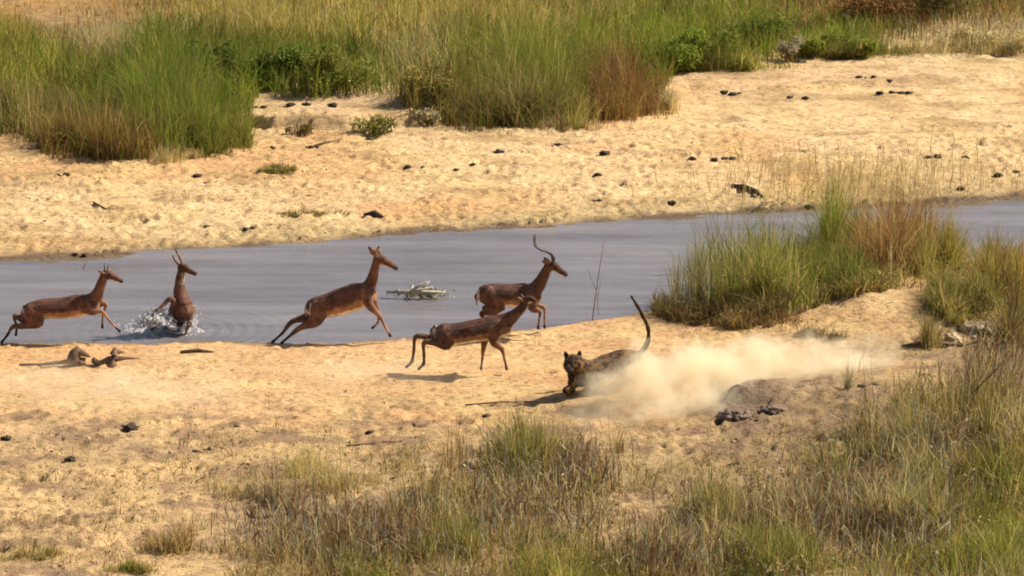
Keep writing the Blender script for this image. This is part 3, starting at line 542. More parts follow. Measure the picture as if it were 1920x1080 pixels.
# dung lumps (wpx = width in the photo)
def dung(px, py, wpx, label, group, seed, n=1, m=None, flat=.5):
    rs = random.Random(seed); c = GV(px, py); w = wpx / PXM(py); bm = bmesh.new()
    if n == 1: lump_bm(bm, c + Vector((0, 0, w * flat * .35)), (w / 2, w * .42, w * flat * .55), seed, 3, .8)
    else:
        for k in range(n):
            x = (k / (n - 1) - .5) * w * .8; r = w / n * rs.uniform(.25, .75)
            lump_bm(bm, c + Vector((x, rs.uniform(-1, 1) * w * .3, r * .3)), (r * rs.uniform(.8, 1.3), r * .9, r * rs.uniform(.4, .7)), seed + k, 2, .7)
    return tag(link_bm('dung_lump', bm, m or MDUNG, c), label, 'dung lump', group)
GA = 'dark dung lumps on the far sandbank'; GB = 'dark dung lumps on the near bank'
for i, (px, py, w, n, lab) in enumerate([
 (487, 203, 17, 2, 'dark dung lump at the left end of the terrace top'), (545, 200, 14, 1, 'dark dung lump second from the left on the terrace top'),
 (575, 200, 14, 1, 'dark dung lump in the middle of the terrace top'), (625, 202, 15, 1, 'dark dung lump at the right end of the row on the terrace top'),
 (510, 282, 12, 1, 'small dark dung lump on sand just under the left of the terrace face'), (585, 278, 24, 3, 'dark dung crumbs on sand under the middle of the terrace face'),
 (685, 263, 16, 2, 'dark dung lump at the foot of the terrace scrub'), (935, 289, 17, 1, 'single dark dung lump on the open sand below the middle grass'),
 (765, 315, 13, 1, 'dark dung lump at the left of the row on the sand below the terrace'), (802, 318, 20, 2, 'wide dark dung lump second in the row on the sand below the terrace'),
 (855, 320, 9, 1, 'tiny dark dung crumb third in the row on the sand below the terrace'), (887, 311, 12, 1, 'small dark dung lump at the right of the row on the sand below the terrace'),
 (117, 331, 18, 2, 'dark dung lump under the left reeds, the left one of a pair'), (170, 334, 34, 4, 'wide pile of dark dung under the left reeds, the right one of a pair'),
 (370, 332, 14, 1, 'small brown dung lump below the large green reeds'), (382, 427, 16, 2, 'dark dung crumbs on the sandbank above the antelope in the splash'),
 (817, 369, 14, 2, 'dark dung crumbs halfway down the sandbank above the leaping hornless antelope'), (150, 479, 22, 2, 'dark dung lump at the water edge above the leftmost antelope'),
 (462, 431, 26, 3, 'low row of dung crumbs near the water right of the splashing antelope'), (1048, 277, 30, 3, 'string of dark dung on the open sand below the tall middle grass'),
 (1134, 292, 19, 1, 'round dark dung lump on open sand right of the middle grass'), (1297, 301, 15, 1, 'left lump of the dark dung trio on the open sand'),
 (1339, 302, 13, 1, 'middle lump of the dark dung trio on the open sand'), (1367, 299, 18, 2, 'right and widest lump of the dark dung trio on the open sand'),
 (1357, 176, 14, 1, 'left lump of a dark dung group at the ledge left end'), (1380, 178, 18, 2, 'middle lumps of a dark dung group at the ledge left end'),
 (1480, 187, 10, 1, 'tiny dung lump along the ledge, left of a neighbour'), (1510, 186, 12, 1, 'small dung lump along the middle of the ledge'),
 (1650, 179, 13, 1, 'left lump of the dung row on the right part of the ledge'), (1672, 178, 11, 1, 'middle lump of the dung row on the right part of the ledge'),
 (1697, 178, 20, 2, 'right and widest lump of the dung row on the right part of the ledge'), (1617, 146, 15, 2, 'left dung lump of the trio behind the ledge'),
 (1638, 146, 9, 1, 'middle dung lump of the trio behind the ledge'), (1668, 152, 10, 1, 'right dung lump of the trio behind the ledge'),
 (1120, 331, 12, 1, 'small brown dung lump below the round one on open sand'), (1113, 378, 26, 3, 'brown dung crumbs on the sand above the horned antelope'),
 (1260, 383, 15, 1, 'dark dung lump near the water, left of the dark log'), (1517, 390, 16, 1, 'dark dung lump near the water among dry stalks'),
 (1750, 297, 22, 2, 'dark dung crumbs on the right sandbank above the rust brown reeds'), (1810, 300, 14, 1, 'small dung lump on the right sandbank'),
 (1872, 332, 17, 1, 'dark dung lump on the right sandbank near the second stretch of water'), (1905, 326, 14, 1, 'dark dung lump at the right edge of the sandbank'),
 (1802, 356, 13, 1, 'dung lump nearest the second stretch of water')]):
    dung(px, py, w, lab, GA, 300 + i * 7, n)
for i, (px, py, w, n, lab) in enumerate([
 (245, 807, 28, 1, 'biggest dark dung lump alone on the near sand at the left'), (12, 826, 18, 1, 'dark dung lump at the left edge of the near sand'),
 (105, 849, 20, 2, 'dark dung lump on the stony patch at the left, upper one'), (132, 867, 18, 1, 'dark dung lump on the stony patch at the left, lower one'),
 (375, 847, 40, 5, 'scatter of dark dung on the brown patch left of centre'), (445, 804, 11, 1, 'small dark dung lump on the near sand right of the biggest one'),
 (694, 817, 17, 1, 'dark dung lump above the straw tuft on the near sand'), (912, 783, 13, 1, 'dark dung lump left of the middle foreground clump'),
 (1627, 729, 28, 2, 'dark dung lump behind the earth mound, at the right end of the dust'), (1522, 881, 12, 1, 'small black dung lump on the bare slope below the earth mound'),
 (1382, 873, 12, 1, 'small dark dung lump directly below the earth mound'), (1144, 958, 15, 1, 'dark dung lump on the bare slope in the bottom centre')]):
    dung(px, py, w, lab, GB, 900 + i * 7, n)

def stick(name, label, pts, rads, m, catn, branches=(), loc=None):
    """pts: (px, py, height above ground in m)"""
    def W(p): v = GV(p[0], p[1]); v.z += p[2]; return v
    def WB(p): v = PL(p[0], p[1], Yb); return v
    P = [W(p) for p in pts]; bm = bmesh.new(); tube_bm(bm, P, rads, 8)
    root = None; o = link_bm(name, bm, m, P[0]); tag(o, label, catn)
    for bp, br in branches:
        b2 = bmesh.new(); tube_bm(b2, [W(p) for p in bp], br, 6); link_bm('branch', b2, m, P[0], o)
    return o
# driftwood log on the near sand, left: a broken log lying flat with a raised block and a knobbly root
c = GV(150, 686); root = empty('driftwood', c, 'dark broken driftwood with upright stub, knobbly root and long thin branch', 'driftwood')
bm = bmesh.new(); Yd = c.y
pl = lambda x, y, d=0: PL(x, y, Yd + d)
tube_bm(bm, [pl(36, 684), pl(80, 683), pl(120, 679), pl(138, 675, .02), pl(160, 677, .04)], [.012, .018, .026, .045, .04]); link_bm('branch', bm, MWOOD, c, root)
bm = bmesh.new(); tube_bm(bm, [pl(140, 686), pl(139, 672), pl(142, 660), pl(146, 651)], [.085, .085, .07, .035], 9); tube_bm(bm, [pl(146, 660), pl(158, 664, .03), pl(168, 668, .05)], [.05, .04, .015]); tube_bm(bm, [pl(140, 680), pl(155, 684, -.04), pl(168, 685, -.08)], [.04, .035, .015])
for v in bm.verts: v.co += Vector([mnoise.noise(v.co * 9 + Vector((k * 9, 0, 0))) for k in range(3)]) * .03
link_bm('stub', bm, MWOOD, c, root)
bm = bmesh.new(); tube_bm(bm, [pl(172, 676, -.02), pl(190, 681, -.04), pl(205, 676, 0), pl(222, 672, .03), pl(242, 671, .05), pl(262, 671, .06)], [.03, .042, .045, .035, .022, .008])
tube_bm(bm, [pl(208, 690, -.1), pl(211, 678), pl(213, 664), pl(215, 652)], [.045, .06, .045, .018]); tube_bm(bm, [pl(212, 662), pl(224, 660, .05), pl(232, 657, .08)], [.03, .02, .006])
tube_bm(bm, [pl(180, 672), pl(176, 680, -.05), pl(184, 686, -.08)], [.02, .03, .02])
for v in bm.verts: v.co += Vector([mnoise.noise(v.co * 11 + Vector((k * 7, 3, 0))) for k in range(3)]) * .03
link_bm('root_stock', bm, MWOOD, c, root)
stick('fallen_stick', 'short reddish stick flat on the sand right of the driftwood', [(338, 664, .02), (372, 662, .03), (402, 663, .015)], [.018, .026, .008], MWOOD, 'stick')
stick('fallen_stick', 'thin grey stick on the sand above the middle foreground clump', [(872, 762, .015), (940, 759, .03), (1010, 758, .02)], [.008, .010, .006], MWOOD, 'stick', [([(968, 759, .02), (966, 752, .09)], [.006, .003])])
stick('fallen_stick', 'curved grey stick on the near sand above the straw tuft', [(650, 839, .01), (690, 838, .03), (722, 833, .03), (752, 829, .01)], [.007, .011, .010, .005], MWOOD, 'stick')
stick('fallen_log', 'dark rotten log lying near the water on the far sandbank, left of dry stalks', [(1372, 352, .03), (1395, 358, .06), (1418, 366, .05), (1430, 372, .02)], [.025, .045, .04, .015], MDUNG, 'log')
stick('fallen_log', 'flat dark piece of wood half sunk in the far sandbank, above the hornless leaping antelope', [(682, 407, .02), (702, 406, .04), (722, 411, .01)], [.03, .06, .02], MDUNG, 'log')
stick('fallen_stick', 'small dark stick on the left of the far sandbank', [(176, 383, .02), (188, 391, .03), (200, 394, .01)], [.015, .02, .01], MDUNG, 'stick')
stick('fallen_stick', 'dark diagonal stick across the sand at the water edge, left of the green reeds', [(1412, 398, .02), (1430, 388, .06), (1452, 380, .02)], [.012, .016, .008], MWOOD, 'stick')
stick('fallen_stick', 'long dark root along the sand below the terrace face', [(590, 277, .02), (612, 270, .03), (640, 266, .01)], [.02, .018, .008], MWOOD, 'stick')
stick('fallen_log', 'thin dark log lying below the pale stone at the right edge', [(1690, 655, .03), (1740, 651, .05), (1800, 652, .03), (1850, 640, .03)], [.02, .032, .024, .012], MWOOD, 'log')
def updead(label, px, py, segs, m=MWOOD, name='bare_stalk'):
    b = GV(px, py); bm = bmesh.new()
    for pts, r in segs: tube_bm(bm, [PL(x, y, b.y + d) for x, y, d in pts], r, 6)
    tag(link_bm(name, bm, m, b), label, 'stalk')
updead('thin bare stalk standing in the water between the horned antelope and the reeds', 1118, 602, [([(1110, 604, 0), (1116, 560, 0), (1124, 505, .03), (1133, 450, .05)], [.006, .006, .005, .003]), ([(1118, 545, 0), (1107, 520, -.03), (1102, 500, -.05)], [.004, .003, .002]), ([(1122, 590, 0), (1120, 560, .02), (1128, 520, .02)], [.004, .004, .002])])
updead('short forked twig standing out of the water above the leftmost antelope', 150, 520, [([(150, 522, 0), (154, 508, 0), (163, 489, .02)], [.008, .007, .004]), ([(152, 516, 0), (144, 505, -.02)], [.007, .004])])
updead('tall dry stalk rising behind the reeds against the far sandbank', 1560, 480, [([(1562, 480, 0), (1556, 400, 0), (1552, 330, .05), (1546, 262, .06)], [.008, .007, .006, .003]), ([(1553, 330, .03), (1561, 290, .1)], [.004, .002]), ([(1552, 345, .03), (1572, 322, .1)], [.004, .002])], MPALE)
updead('bent pink dry stalk leaning out of the dark foot of the rust brown reeds', 1640, 520, [([(1648, 508, 0), (1640, 496, 0), (1632, 485, -.02), (1620, 474, -.04)], [.009, .009, .008, .005])], MPALE)
updead('straight pale stalk before the dark foot of the rust brown reeds', 1671, 548, [([(1672, 550, 0), (1670, 510, 0), (1671, 462, 0)], [.010, .008, .004])], MPALE)
updead('bare forked branch standing in the grass at the right edge', 1820, 790, [([(1835, 800, 0), (1826, 740, 0), (1812, 690, .05), (1808, 655, .08)], [.018, .013, .009, .004]), ([(1826, 735, 0), (1870, 690, .1), (1905, 650, .15)], [.012, .008, .004]), ([(1820, 720, 0), (1800, 690, -.05)], [.008, .003])])
updead('pale slanting dead branch in the bottom right foreground', 1720, 1050, [([(1700, 1062, 0), (1725, 1030, 0), (1752, 1000, .03), (1780, 978, .05)], [.014, .012, .009, .004]), ([(1728, 1028, 0), (1720, 1000, .05)], [.008, .004])], MPALE)
updead('dark curved stem leaning left in the right foreground grass', 1645, 960, [([(1655, 970, 0), (1640, 930, 0), (1634, 895, 0), (1642, 870, .04)], [.014, .011, .009, .004])])
updead('crossed bare brown stems in the bottom centre scrub', 730, 1060, [([(790, 1050, 0), (740, 1012, 0), (700, 985, .02)], [.010, .009, .004]), ([(700, 1066, 0), (716, 1030, 0), (745, 990, .05)], [.010, .008, .004]), ([(690, 1020, 0), (740, 1000, 0), (800, 985, .04)], [.007, .006, .003])])
updead('pair of bare slanting stems in the scrub below the middle foreground clump', 1080, 1010, [([(1080, 1010, 0), (1060, 960, 0), (1052, 920, .03)], [.010, .008, .004]), ([(1080, 1012, 0), (1112, 968, 0), (1128, 930, .04)], [.009, .007, .003])])
# floating branches in the river
b = Vector((float(G0(785, 556)[0]), float(G0(785, 556)[1]), 0)); root = empty('floating_brush', b, 'tangle of pale and green broken branches caught in the river between two leaping antelopes', 'branch')
bm = bmesh.new(); rr = random.Random(4)
for (a, e, r) in [((725, 548), (835, 548), .022), ((760, 553), (800, 528), .016), ((780, 556), (806, 527), .014), ((768, 554), (775, 534), .012), ((745, 552), (812, 538), .014), ((790, 552), (798, 532), .012), ((798, 552), (834, 544), .02), ((755, 550), (740, 545), .012), ((775, 553), (820, 550), .016)]:
    p0 = PL(*a, b.y + rr.uniform(-.15, .15)); p1 = PL(*e, b.y + rr.uniform(-.2, .2)); m_ = (p0 + p1) / 2 + Vector((0, 0, rr.uniform(-.01, .03))); p0.z = max(p0.z, -.02)
    tube_bm(bm, [p0, m_, p1], [r, r * 1.2, r * .6], 6)
link_bm('branches', bm, MPALE, b, root)
rs = np.random.RandomState(9); n = 240; C = np.stack([rs.normal(b.x + .06, .17, n), rs.normal(b.y, .12, n), np.abs(rs.normal(.01, .04, n))], -1)
V, F, Cc = leaf_arrays(C, rs.uniform(.012, .032, n), pick(n, {'olive': 2, 'dark': 5, 'brown': 3, 'cream': 3}, rs), rs); mesh_np('foliage', V, F, ML, Cc, loc=b, parent=root)
# earth mound, rocks
def mound(name, label, catn, px, py, w, d, h, m, seed, amp=.5, k=7):
    c = GV(px, py); bm = bmesh.new(); rr = random.Random(seed); mm = PXM(py)
    g = bmesh.ops.create_icosphere(bm, subdivisions=5, radius=1)
    for v in g['verts']:
        p = v.co.copy(); q = Vector((p.x * w / mm / 2, p.y * d, p.z * h)); o_ = Vector((seed * 1.7, seed * .9, 0))
        f = 1 + amp * mnoise.noise(p * 1.8 + o_) - amp * .5 * abs(mnoise.noise(p * 4.5 + o_)) + amp * .5 * mnoise.noise(p * 11 + o_) + amp * .25 * mnoise.noise(p * 24 + o_)
        v.co = q * f + c
    for i in range(k):
        s = rr.uniform(.012, .05); a = rr.uniform(0, 6.28); q = rr.uniform(.75, 1.5)
        x = math.cos(a) * w / mm / 2 * q; y = math.sin(a) * d * q; zz = h * math.sqrt(max(0, 1 - q * q)) * .8
        lump_bm(bm, c + Vector((x, y, zz)), (s, s, s * .7), seed + i + 1, 3, .5)
    return tag(link_bm(name, bm, m, c), label, catn)
mound('earth_mound', 'dark crumbling earth clod on the slope behind the foreground scrub, under the dust cloud', 'mound', 1378, 786, 60, .14, .10, MEARTH, 31, .5, 12)
mound('earth_mound', 'low brown earth clod right of the dark crumbling one', 'mound', 1452, 770, 40, .11, .05, MEARTH, 47, .5, 8)
mound('earth_mound', 'dark overhanging clod at the rim of the foreground hollow', 'mound', 500, 975, 120, .14, .08, MEARTH, 55, .8, 22)
mound('rock', 'pale tan stone slab at the right edge above a thin dark log', 'rock', 1840, 622, 80, .26, .12, MROCK, 61, .35, 6)
mound('rock', 'small pale stone in grass just left of the stone slab', 'rock', 1785, 642, 34, .12, .10, MROCK, 66, .35, 0)
mound('rock', 'small pale pink stone at the left foot of the middle foreground clump', 'rock', 886, 876, 34, .10, .08, MROCK, 71, .4, 0)
# ------------------------------------------------------------------ animals
def resample(pts, vals, n):
    pts = [np.array(p, float) for p in pts]; m = len(pts); out, ov = [], []
    for i in range(m - 1):
        p0, p1, p2, p3 = pts[max(i - 1, 0)], pts[i], pts[i + 1], pts[min(i + 2, m - 1)]
        for k in range(n):
            t = k / n; out.append(.5 * ((2 * p1) + (-p0 + p2) * t + (2 * p0 - 5 * p1 + 4 * p2 - p3) * t * t + (-p0 + 3 * p1 - 3 * p2 + p3) * t ** 3))
            s = t * t * (3 - 2 * t); v_ = np.array(vals[i]) * (1 - s) + np.array(vals[i + 1]) * s; ov.append(v_ * (1 - (.24 * math.sin(math.pi * t) if max(np.max(vals[i]), np.max(vals[i + 1])) < .034 else 0)))
    out.append(pts[-1]); ov.append(np.array(vals[-1], float)); return out, ov
def limb(bm, pts, rad, L, segs=14):
    """pts world, rad (in-plane, lateral)"""
    P, Rr = resample(pts, rad, 5); P = [Vector(p) for p in P]
    t0 = (P[1] - P[0]).normalized(); t1 = (P[-1] - P[-2]).normalized()
    P = [P[0] - t0 * Rr[0][0] * .8, P[0] - t0 * Rr[0][0] * .5] + P + [P[-1] + t1 * Rr[-1][0] * .5, P[-1] + t1 * Rr[-1][0] * .8]
    Rr = [Rr[0] * .35, Rr[0] * .8] + Rr + [Rr[-1] * .8, Rr[-1] * .35]
    rings = []
    for i, p in enumerate(P):
        t = (P[min(i + 1, len(P) - 1)] - P[max(i - 1, 0)]).normalized(); a = L - t * L.dot(t)
        if a.length < .2: a = Vector((0, 0, 1)) - t * t.z
        a.normalize(); b = t.cross(a)
        rings.append([bm.verts.new(p + b * math.cos(2 * math.pi * k / segs) * Rr[i][0] + a * math.sin(2 * math.pi * k / segs) * Rr[i][1]) for k in range(segs)])
    for r0, r1 in zip(rings, rings[1:]):
        for k in range(segs): bm.faces.new((r0[k], r0[(k + 1) % segs], r1[(k + 1) % segs], r1[k]))
    bm.faces.new(rings[0][::-1]); bm.faces.new(rings[-1])
    return [(np.array(p), float(r[0])) for p, r in zip(P[2:-2], Rr[2:-2])]
def build_animal(name, label, catn, base_px, limbs, paintf, m, group=None, lat=(0, 1, 0), voxel=.0072, extra=()):
    """limbs: list of (kind, [(px, py, depth offset)...], [(in-plane radius, lateral radius)...])"""
    base = GV(*base_px); L = Vector(lat).normalized(); Yb = base.y
    root = empty(name, base, label, catn, group); bm = bmesh.new(); skel = []
    for kind, pts, rad in limbs:
        W = [PL(x, y, Yb + d) for x, y, d in pts]; rad = [r if isinstance(r, tuple) else (r, r) for r in rad]
        if catn == 'antelope': rad = [tuple(q * (1.22 if kind[:4] in ('hind', 'fore') and q < .032 else 1.05) for q in r) for r in rad]
        sk = limb(bm, W, rad, L)
        skel.append((kind, sk))
    bmesh.ops.recalc_face_normals(bm, faces=bm.faces)
    me = bpy.data.meshes.new('tmp'); bm.to_mesh(me); bm.free()
    t = bpy.data.objects.new('tmp', me); COL.objects.link(t)
    r = t.modifiers.new('r', 'REMESH'); r.mode = 'VOXEL'; r.voxel_size = voxel
    s = t.modifiers.new('s', 'SMOOTH'); s.iterations = 4; s.factor = .5
    dg = bpy.context.evaluated_depsgraph_get(); new = bpy.data.meshes.new_from_object(t.evaluated_get(dg))
    bpy.data.objects.remove(t); new.name = 'body'
    co = np.empty(len(new.vertices) * 3, np.float32); new.vertices.foreach_get('co', co); co = co.reshape(-1, 3)
    no = np.empty(len(new.vertices) * 3, np.float32); new.vertices.foreach_get('normal', no); no = no.reshape(-1, 3)
    best = np.full(len(co), 1e9); kid = np.zeros(len(co), int); tt = np.zeros(len(co)); rel = np.zeros(len(co)); kinds = []
    for ki, (kind, sk) in enumerate(skel):
        kinds.append(kind)
        for i in range(len(sk) - 1):
            p0, r0 = sk[i]; p1, r1 = sk[i + 1]; ab = p1 - p0; u = np.clip(((co - p0) @ ab) / (ab @ ab + 1e-12), 0, 1)
            c = p0 + u[:, None] * ab; rr = r0 + (r1 - r0) * u; d = np.linalg.norm(co - c, axis=1) / rr; b = d < best
            best[b] = d[b]; kid[b] = ki; tt[b] = (i + u[b]) / (len(sk) - 1); up = np.array([0, 0, 1.]) - ab * ab[2] / (ab @ ab + 1e-12)
            up /= np.linalg.norm(up) + 1e-9
            rel[b] = ((co - c) @ up / rr)[b]
    colr = paintf(co, no, kid, tt, rel, kinds); setcol(new, colr)
    nb = np.array(base, np.float32); new.vertices.foreach_set('co', (co - nb).ravel()); new.materials.append(m)
    new.polygons.foreach_set('use_smooth', np.ones(len(new.polygons), bool)); new.update()
    o = bpy.data.objects.new('body', new); COL.objects.link(o); o.parent = root
    for pname, mm, pts, rad in extra:
        bm = bmesh.new(); W = [PL(x, y, Yb + d) for x, y, d in pts]
        if len(W) == 1: g = bmesh.ops.create_uvsphere(bm, u_segments=12, v_segments=8, radius=rad[0], matrix=__import__('mathutils').Matrix.Translation(W[0]))
        else:
            P, Rr = resample(W, [(q,) for q in rad], 6)
            Rr = [float(q[0]) * (1 + (.16 if (pname == 'horn' and i % 2) else 0)) for i, q in enumerate(Rr)]
            tube_bm(bm, P, Rr, 10)
        link_bm(pname, bm, mm, base, root)
    return root
def impala_paint(dark=1.0):
    def f(co, no, kid, t, rel, kinds):
        c = np.zeros((len(co), 3)); K = np.array(kinds)[kid]
        red = np.array([.125, .050, .029]) * dark; tan = np.array([.37, .19, .10]) * dark; wht = np.array([.72, .62, .50]); blk = np.array([.03, .022, .018])
        nz = vn(co[:, 0], co[:, 2], .05, 7) * .3 - .15
        body = (K == 'trunk'); k = ss(-.30, -.02, rel + nz)[:, None]; k2 = ss(-.70, -.56, rel + nz * .4)[:, None]
        c = tan * (1 - k) + red * k; c = wht * (1 - k2) + c * k2
        s = np.char.startswith(K.astype(str), 'hind') | np.char.startswith(K.astype(str), 'fore')
        q = ss(.25, .55, t)[:, None]; fo = np.char.startswith(K.astype(str), 'fore')[:, None]; legc = (red * .9 + tan * .2) * (1 - q) + np.where(fo, tan * 1.05, tan * .45) * q
        low = ss(.86, .92, t)[:, None]; legc = legc * (1 - low) + blk * low
        rump = (K == 'trunk') & (t < .03) & (np.abs(rel) < .6); c[rump & (np.abs(nz) < .10)] = wht * .8
        st = body & (t < .10) & (np.abs(rel) < .75) & (np.abs(nz) < .06)
        hk = (np.char.startswith(K.astype(str), 'hind') & (t > .74))[:, None]; legc = np.where(hk, legc * .35, legc)
        c = np.where(s[:, None], legc, c)
        ch = ((K == 'chest') | (K == 'shoulder'))[:, None]; sd_ = ss(.0, .8, no[:, 0])[:, None]; c = np.where(ch, red * (1 - .5 * sd_) + tan * .5 * sd_, c)  # sunlight painted in: chest and shoulders turn paler towards the sun side
        n_ = (K == 'neck')[:, None]; c = np.where(n_, red * .9 + tan * .15, c); thr = ((K == 'neck') * ss(-.5, -.9, rel) * ss(.5, .85, t) * .5)[:, None]; c = c * (1 - thr) + wht * thr
        h_ = (K == 'head'); c[h_] = red * 1.0; c[h_ & (t > .90)] = blk * 1.4; chin = h_ & (rel < -.6) & (t > .35) & (t <= .92); c[chin] = wht; c[h_ & (rel > .6) & (t < .25)] = blk * 2
        e_ = (K == 'ear'); c[e_] = tan * .8; c[e_ & (t > .78)] = blk
        tl = (K == 'tail'); c[tl] = wht * .9; c[tl & (rel > .1)] = red * .5
        return c
    return f
GI = 'antelopes fleeing along the river edge'
# C: hornless antelope leaping at the water's edge
build_animal('impala', 'reddish hornless antelope leaping off the water edge in mid picture, left of the floating branches', 'antelope', (575, 645), [
 ('trunk', [(590, 577, 0), (612, 574, 0), (642, 565, 0), (668, 556, 0), (690, 550, 0)], [(.13, .115), (.150, .13), (.170, .15), (.172, .145), (.135, .105)]),
 ('neck', [(688, 546, 0), (697, 526, 0), (702, 507, 0), (707, 488, 0)], [(.115, .075), (.072, .052), (.055, .042), (.05, .042)]),
 ('head', [(707, 484, 0), (716, 487, 0), (728, 494, 0), (743, 503, 0)], [(.056, .050), (.062, .050), (.046, .036), (.029, .027)]),
 ('ear', [(706, 481, -.05), (700, 473, -.09), (691, 463, -.12)], [(.014, .010), (.043, .015), (.011, .009)]), ('ear', [(708, 481, .05), (709, 473, .07), (710, 462, .10)], [(.014, .010), (.043, .015), (.011, .009)]),
 ('hind_near', [(598, 580, -.06), (592, 600, -.09), (562, 615, -.09), (543, 630, -.09), (528, 643, -.09)], [(.13, .075), (.085, .06), (.030, .026), (.017, .016), (.018, .016)]),
 ('hind_far', [(598, 578, .06), (586, 592, .09), (548, 603, .10), (530, 624, .10), (511, 641, .10)], [(.12, .075), (.07, .06), (.028, .026), (.017, .016), (.018, .016)]),
 ('fore_near', [(686, 552, -.07), (693, 572, -.10), (711, 592, -.10), (722, 612, -.10), (732, 630, -.10)], [(.10, .055), (.055, .042), (.026, .022), (.015, .015), (.018, .016)]),
 ('fore_far', [(690, 552, .07), (702, 570, .10), (709, 588, .10), (709, 604, .10), (698, 615, .10)], [(.09, .055), (.045, .036), (.024, .022), (.015, .015), (.017, .015)]),
 ('tail', [(578, 568, 0), (574, 578, -.01), (573, 592, -.01)], [(.02, .02), (.022, .02), (.012, .01)])],
 impala_paint(1.0), MC, GI, extra=[('eye', MEYE, [(718, 485, -.046)], [.012]), ('eye', MEYE, [(718, 485, .040)], [.012])])
# A: leftmost
build_animal('impala', 'leftmost antelope galloping through shallow water with short thin horns, body stretched out', 'antelope', (90, 646), [
 ('trunk', [(58, 585, 0), (84, 579, 0), (115, 578, 0), (145, 574, 0), (172, 569, 0)], [(.12, .115), (.125, .125), (.13, .135), (.145, .13), (.115, .10)]),
 ('neck', [(165, 567, 0), (180, 556, 0), (187, 540, 0), (194, 522, 0)], [(.105, .075), (.08, .055), (.062, .046), (.055, .042)]),
 ('head', [(195, 515, 0), (205, 516, 0), (216, 521, 0), (228, 527, 0)], [(.056, .050), (.058, .048), (.042, .034), (.028, .026)]),
 ('ear', [(194, 512, -.05), (188, 509, -.10), (183, 507, -.14)], [(.014, .010), (.024, .012), (.006, .008)]), ('ear', [(197, 511, .05), (204, 507, .10), (212, 506, .13)], [(.014, .010), (.024, .012), (.006, .008)]),
 ('hind_near', [(62, 588, -.06), (72, 604, -.09), (45, 611, -.09), (24, 613, -.09), (14, 628, -.09), (3, 642, -.09)], [(.125, .075), (.07, .06), (.040, .032), (.026, .022), (.017, .016), (.018, .016)]),
 ('hind_far', [(58, 584, .06), (48, 600, .09), (27, 592, .10), (31, 612, .10), (30, 628, .10)], [(.11, .07), (.055, .05), (.024, .022), (.016, .015), (.018, .016)]),
 ('fore_near', [(158, 573, -.07), (172, 584, -.10), (190, 584, -.10), (206, 602, -.10), (224, 621, -.10)], [(.10, .055), (.050, .042), (.026, .022), (.014, .014), (.018, .016)]),
 ('fore_far', [(172, 568, .07), (184, 570, .10), (198, 570, .10), (193, 592, .10), (192, 614, .10)], [(.085, .05), (.042, .036), (.024, .022), (.014, .014), (.018, .016)]),
 ('tail', [(46, 574, 0), (42, 584, 0), (41, 598, 0)], [(.02, .02), (.02, .02), (.012, .01)])],
 impala_paint(.95), MC, GI, extra=[('eye', MEYE, [(206, 514, -.044)], [.012]), ('eye', MEYE, [(206, 514, .038)], [.012]),
  ('horn', MHORN, [(197, 511, -.025), (196, 503, -.03), (195.5, 492, -.03)], [.011, .008, .003]), ('horn', MHORN, [(201, 511, .025), (202, 504, .03), (203, 496, .03)], [.011, .008, .003])])
# B: in the splash, coming towards the camera and to the right, body rising behind the chest
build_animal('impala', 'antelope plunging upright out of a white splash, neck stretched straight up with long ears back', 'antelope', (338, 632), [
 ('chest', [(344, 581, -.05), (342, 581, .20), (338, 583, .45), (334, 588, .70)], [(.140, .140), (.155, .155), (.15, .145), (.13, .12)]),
 ('neck', [(344, 572, -.03), (338, 550, .02), (337, 530, .02), (340, 510, 0)], [(.125, .120), (.092, .085), (.066, .060), (.054, .050)]),
 ('head', [(340, 502, 0), (347, 503, -.03), (356, 508, -.05), (366, 513, -.07)], [(.058, .052), (.060, .05), (.044, .036), (.030, .027)]),
 ('ear', [(338, 500, .04), (330, 490, .06), (323, 479, .07)], [(.014, .012), (.036, .015), (.009, .009)]), ('ear', [(343, 498, -.05), (337, 483, -.05), (329, 468, -.06)], [(.014, .012), (.036, .015), (.009, .009)]),
 ('fore_left', [(330, 574, -.05), (320, 560, -.10), (304, 574, -.14), (289, 585, -.16), (284, 597, -.16)], [(.06, .055), (.034, .032), (.022, .020), (.015, .014), (.017, .015)]),
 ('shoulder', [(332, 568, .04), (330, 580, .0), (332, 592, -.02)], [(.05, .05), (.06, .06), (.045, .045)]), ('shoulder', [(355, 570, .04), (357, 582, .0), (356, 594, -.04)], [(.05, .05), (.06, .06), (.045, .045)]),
 ('fore_right', [(354, 586, -.05), (357, 602, -.12), (350, 618, -.12), (348, 628, -.10)], [(.07, .055), (.034, .032), (.02, .018), (.018, .016)]),
 ('hind_left', [(332, 590, .50), (318, 596, .40), (305, 603, .20), (292, 612, .12), (281, 620, .10)], [(.11, .10), (.055, .05), (.026, .024), (.016, .015), (.017, .015)]),
 ('hind_right', [(345, 590, .62), (352, 608, .60), (348, 622, .64), (350, 632, .60)], [(.11, .08), (.055, .05), (.024, .022), (.017, .015)])],
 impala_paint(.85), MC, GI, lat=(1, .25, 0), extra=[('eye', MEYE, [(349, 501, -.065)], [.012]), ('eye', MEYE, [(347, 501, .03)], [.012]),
  ('horn', MHORN, [(342, 500, -.02), (340, 490, -.01), (338, 482, 0)], [.012, .009, .004])])
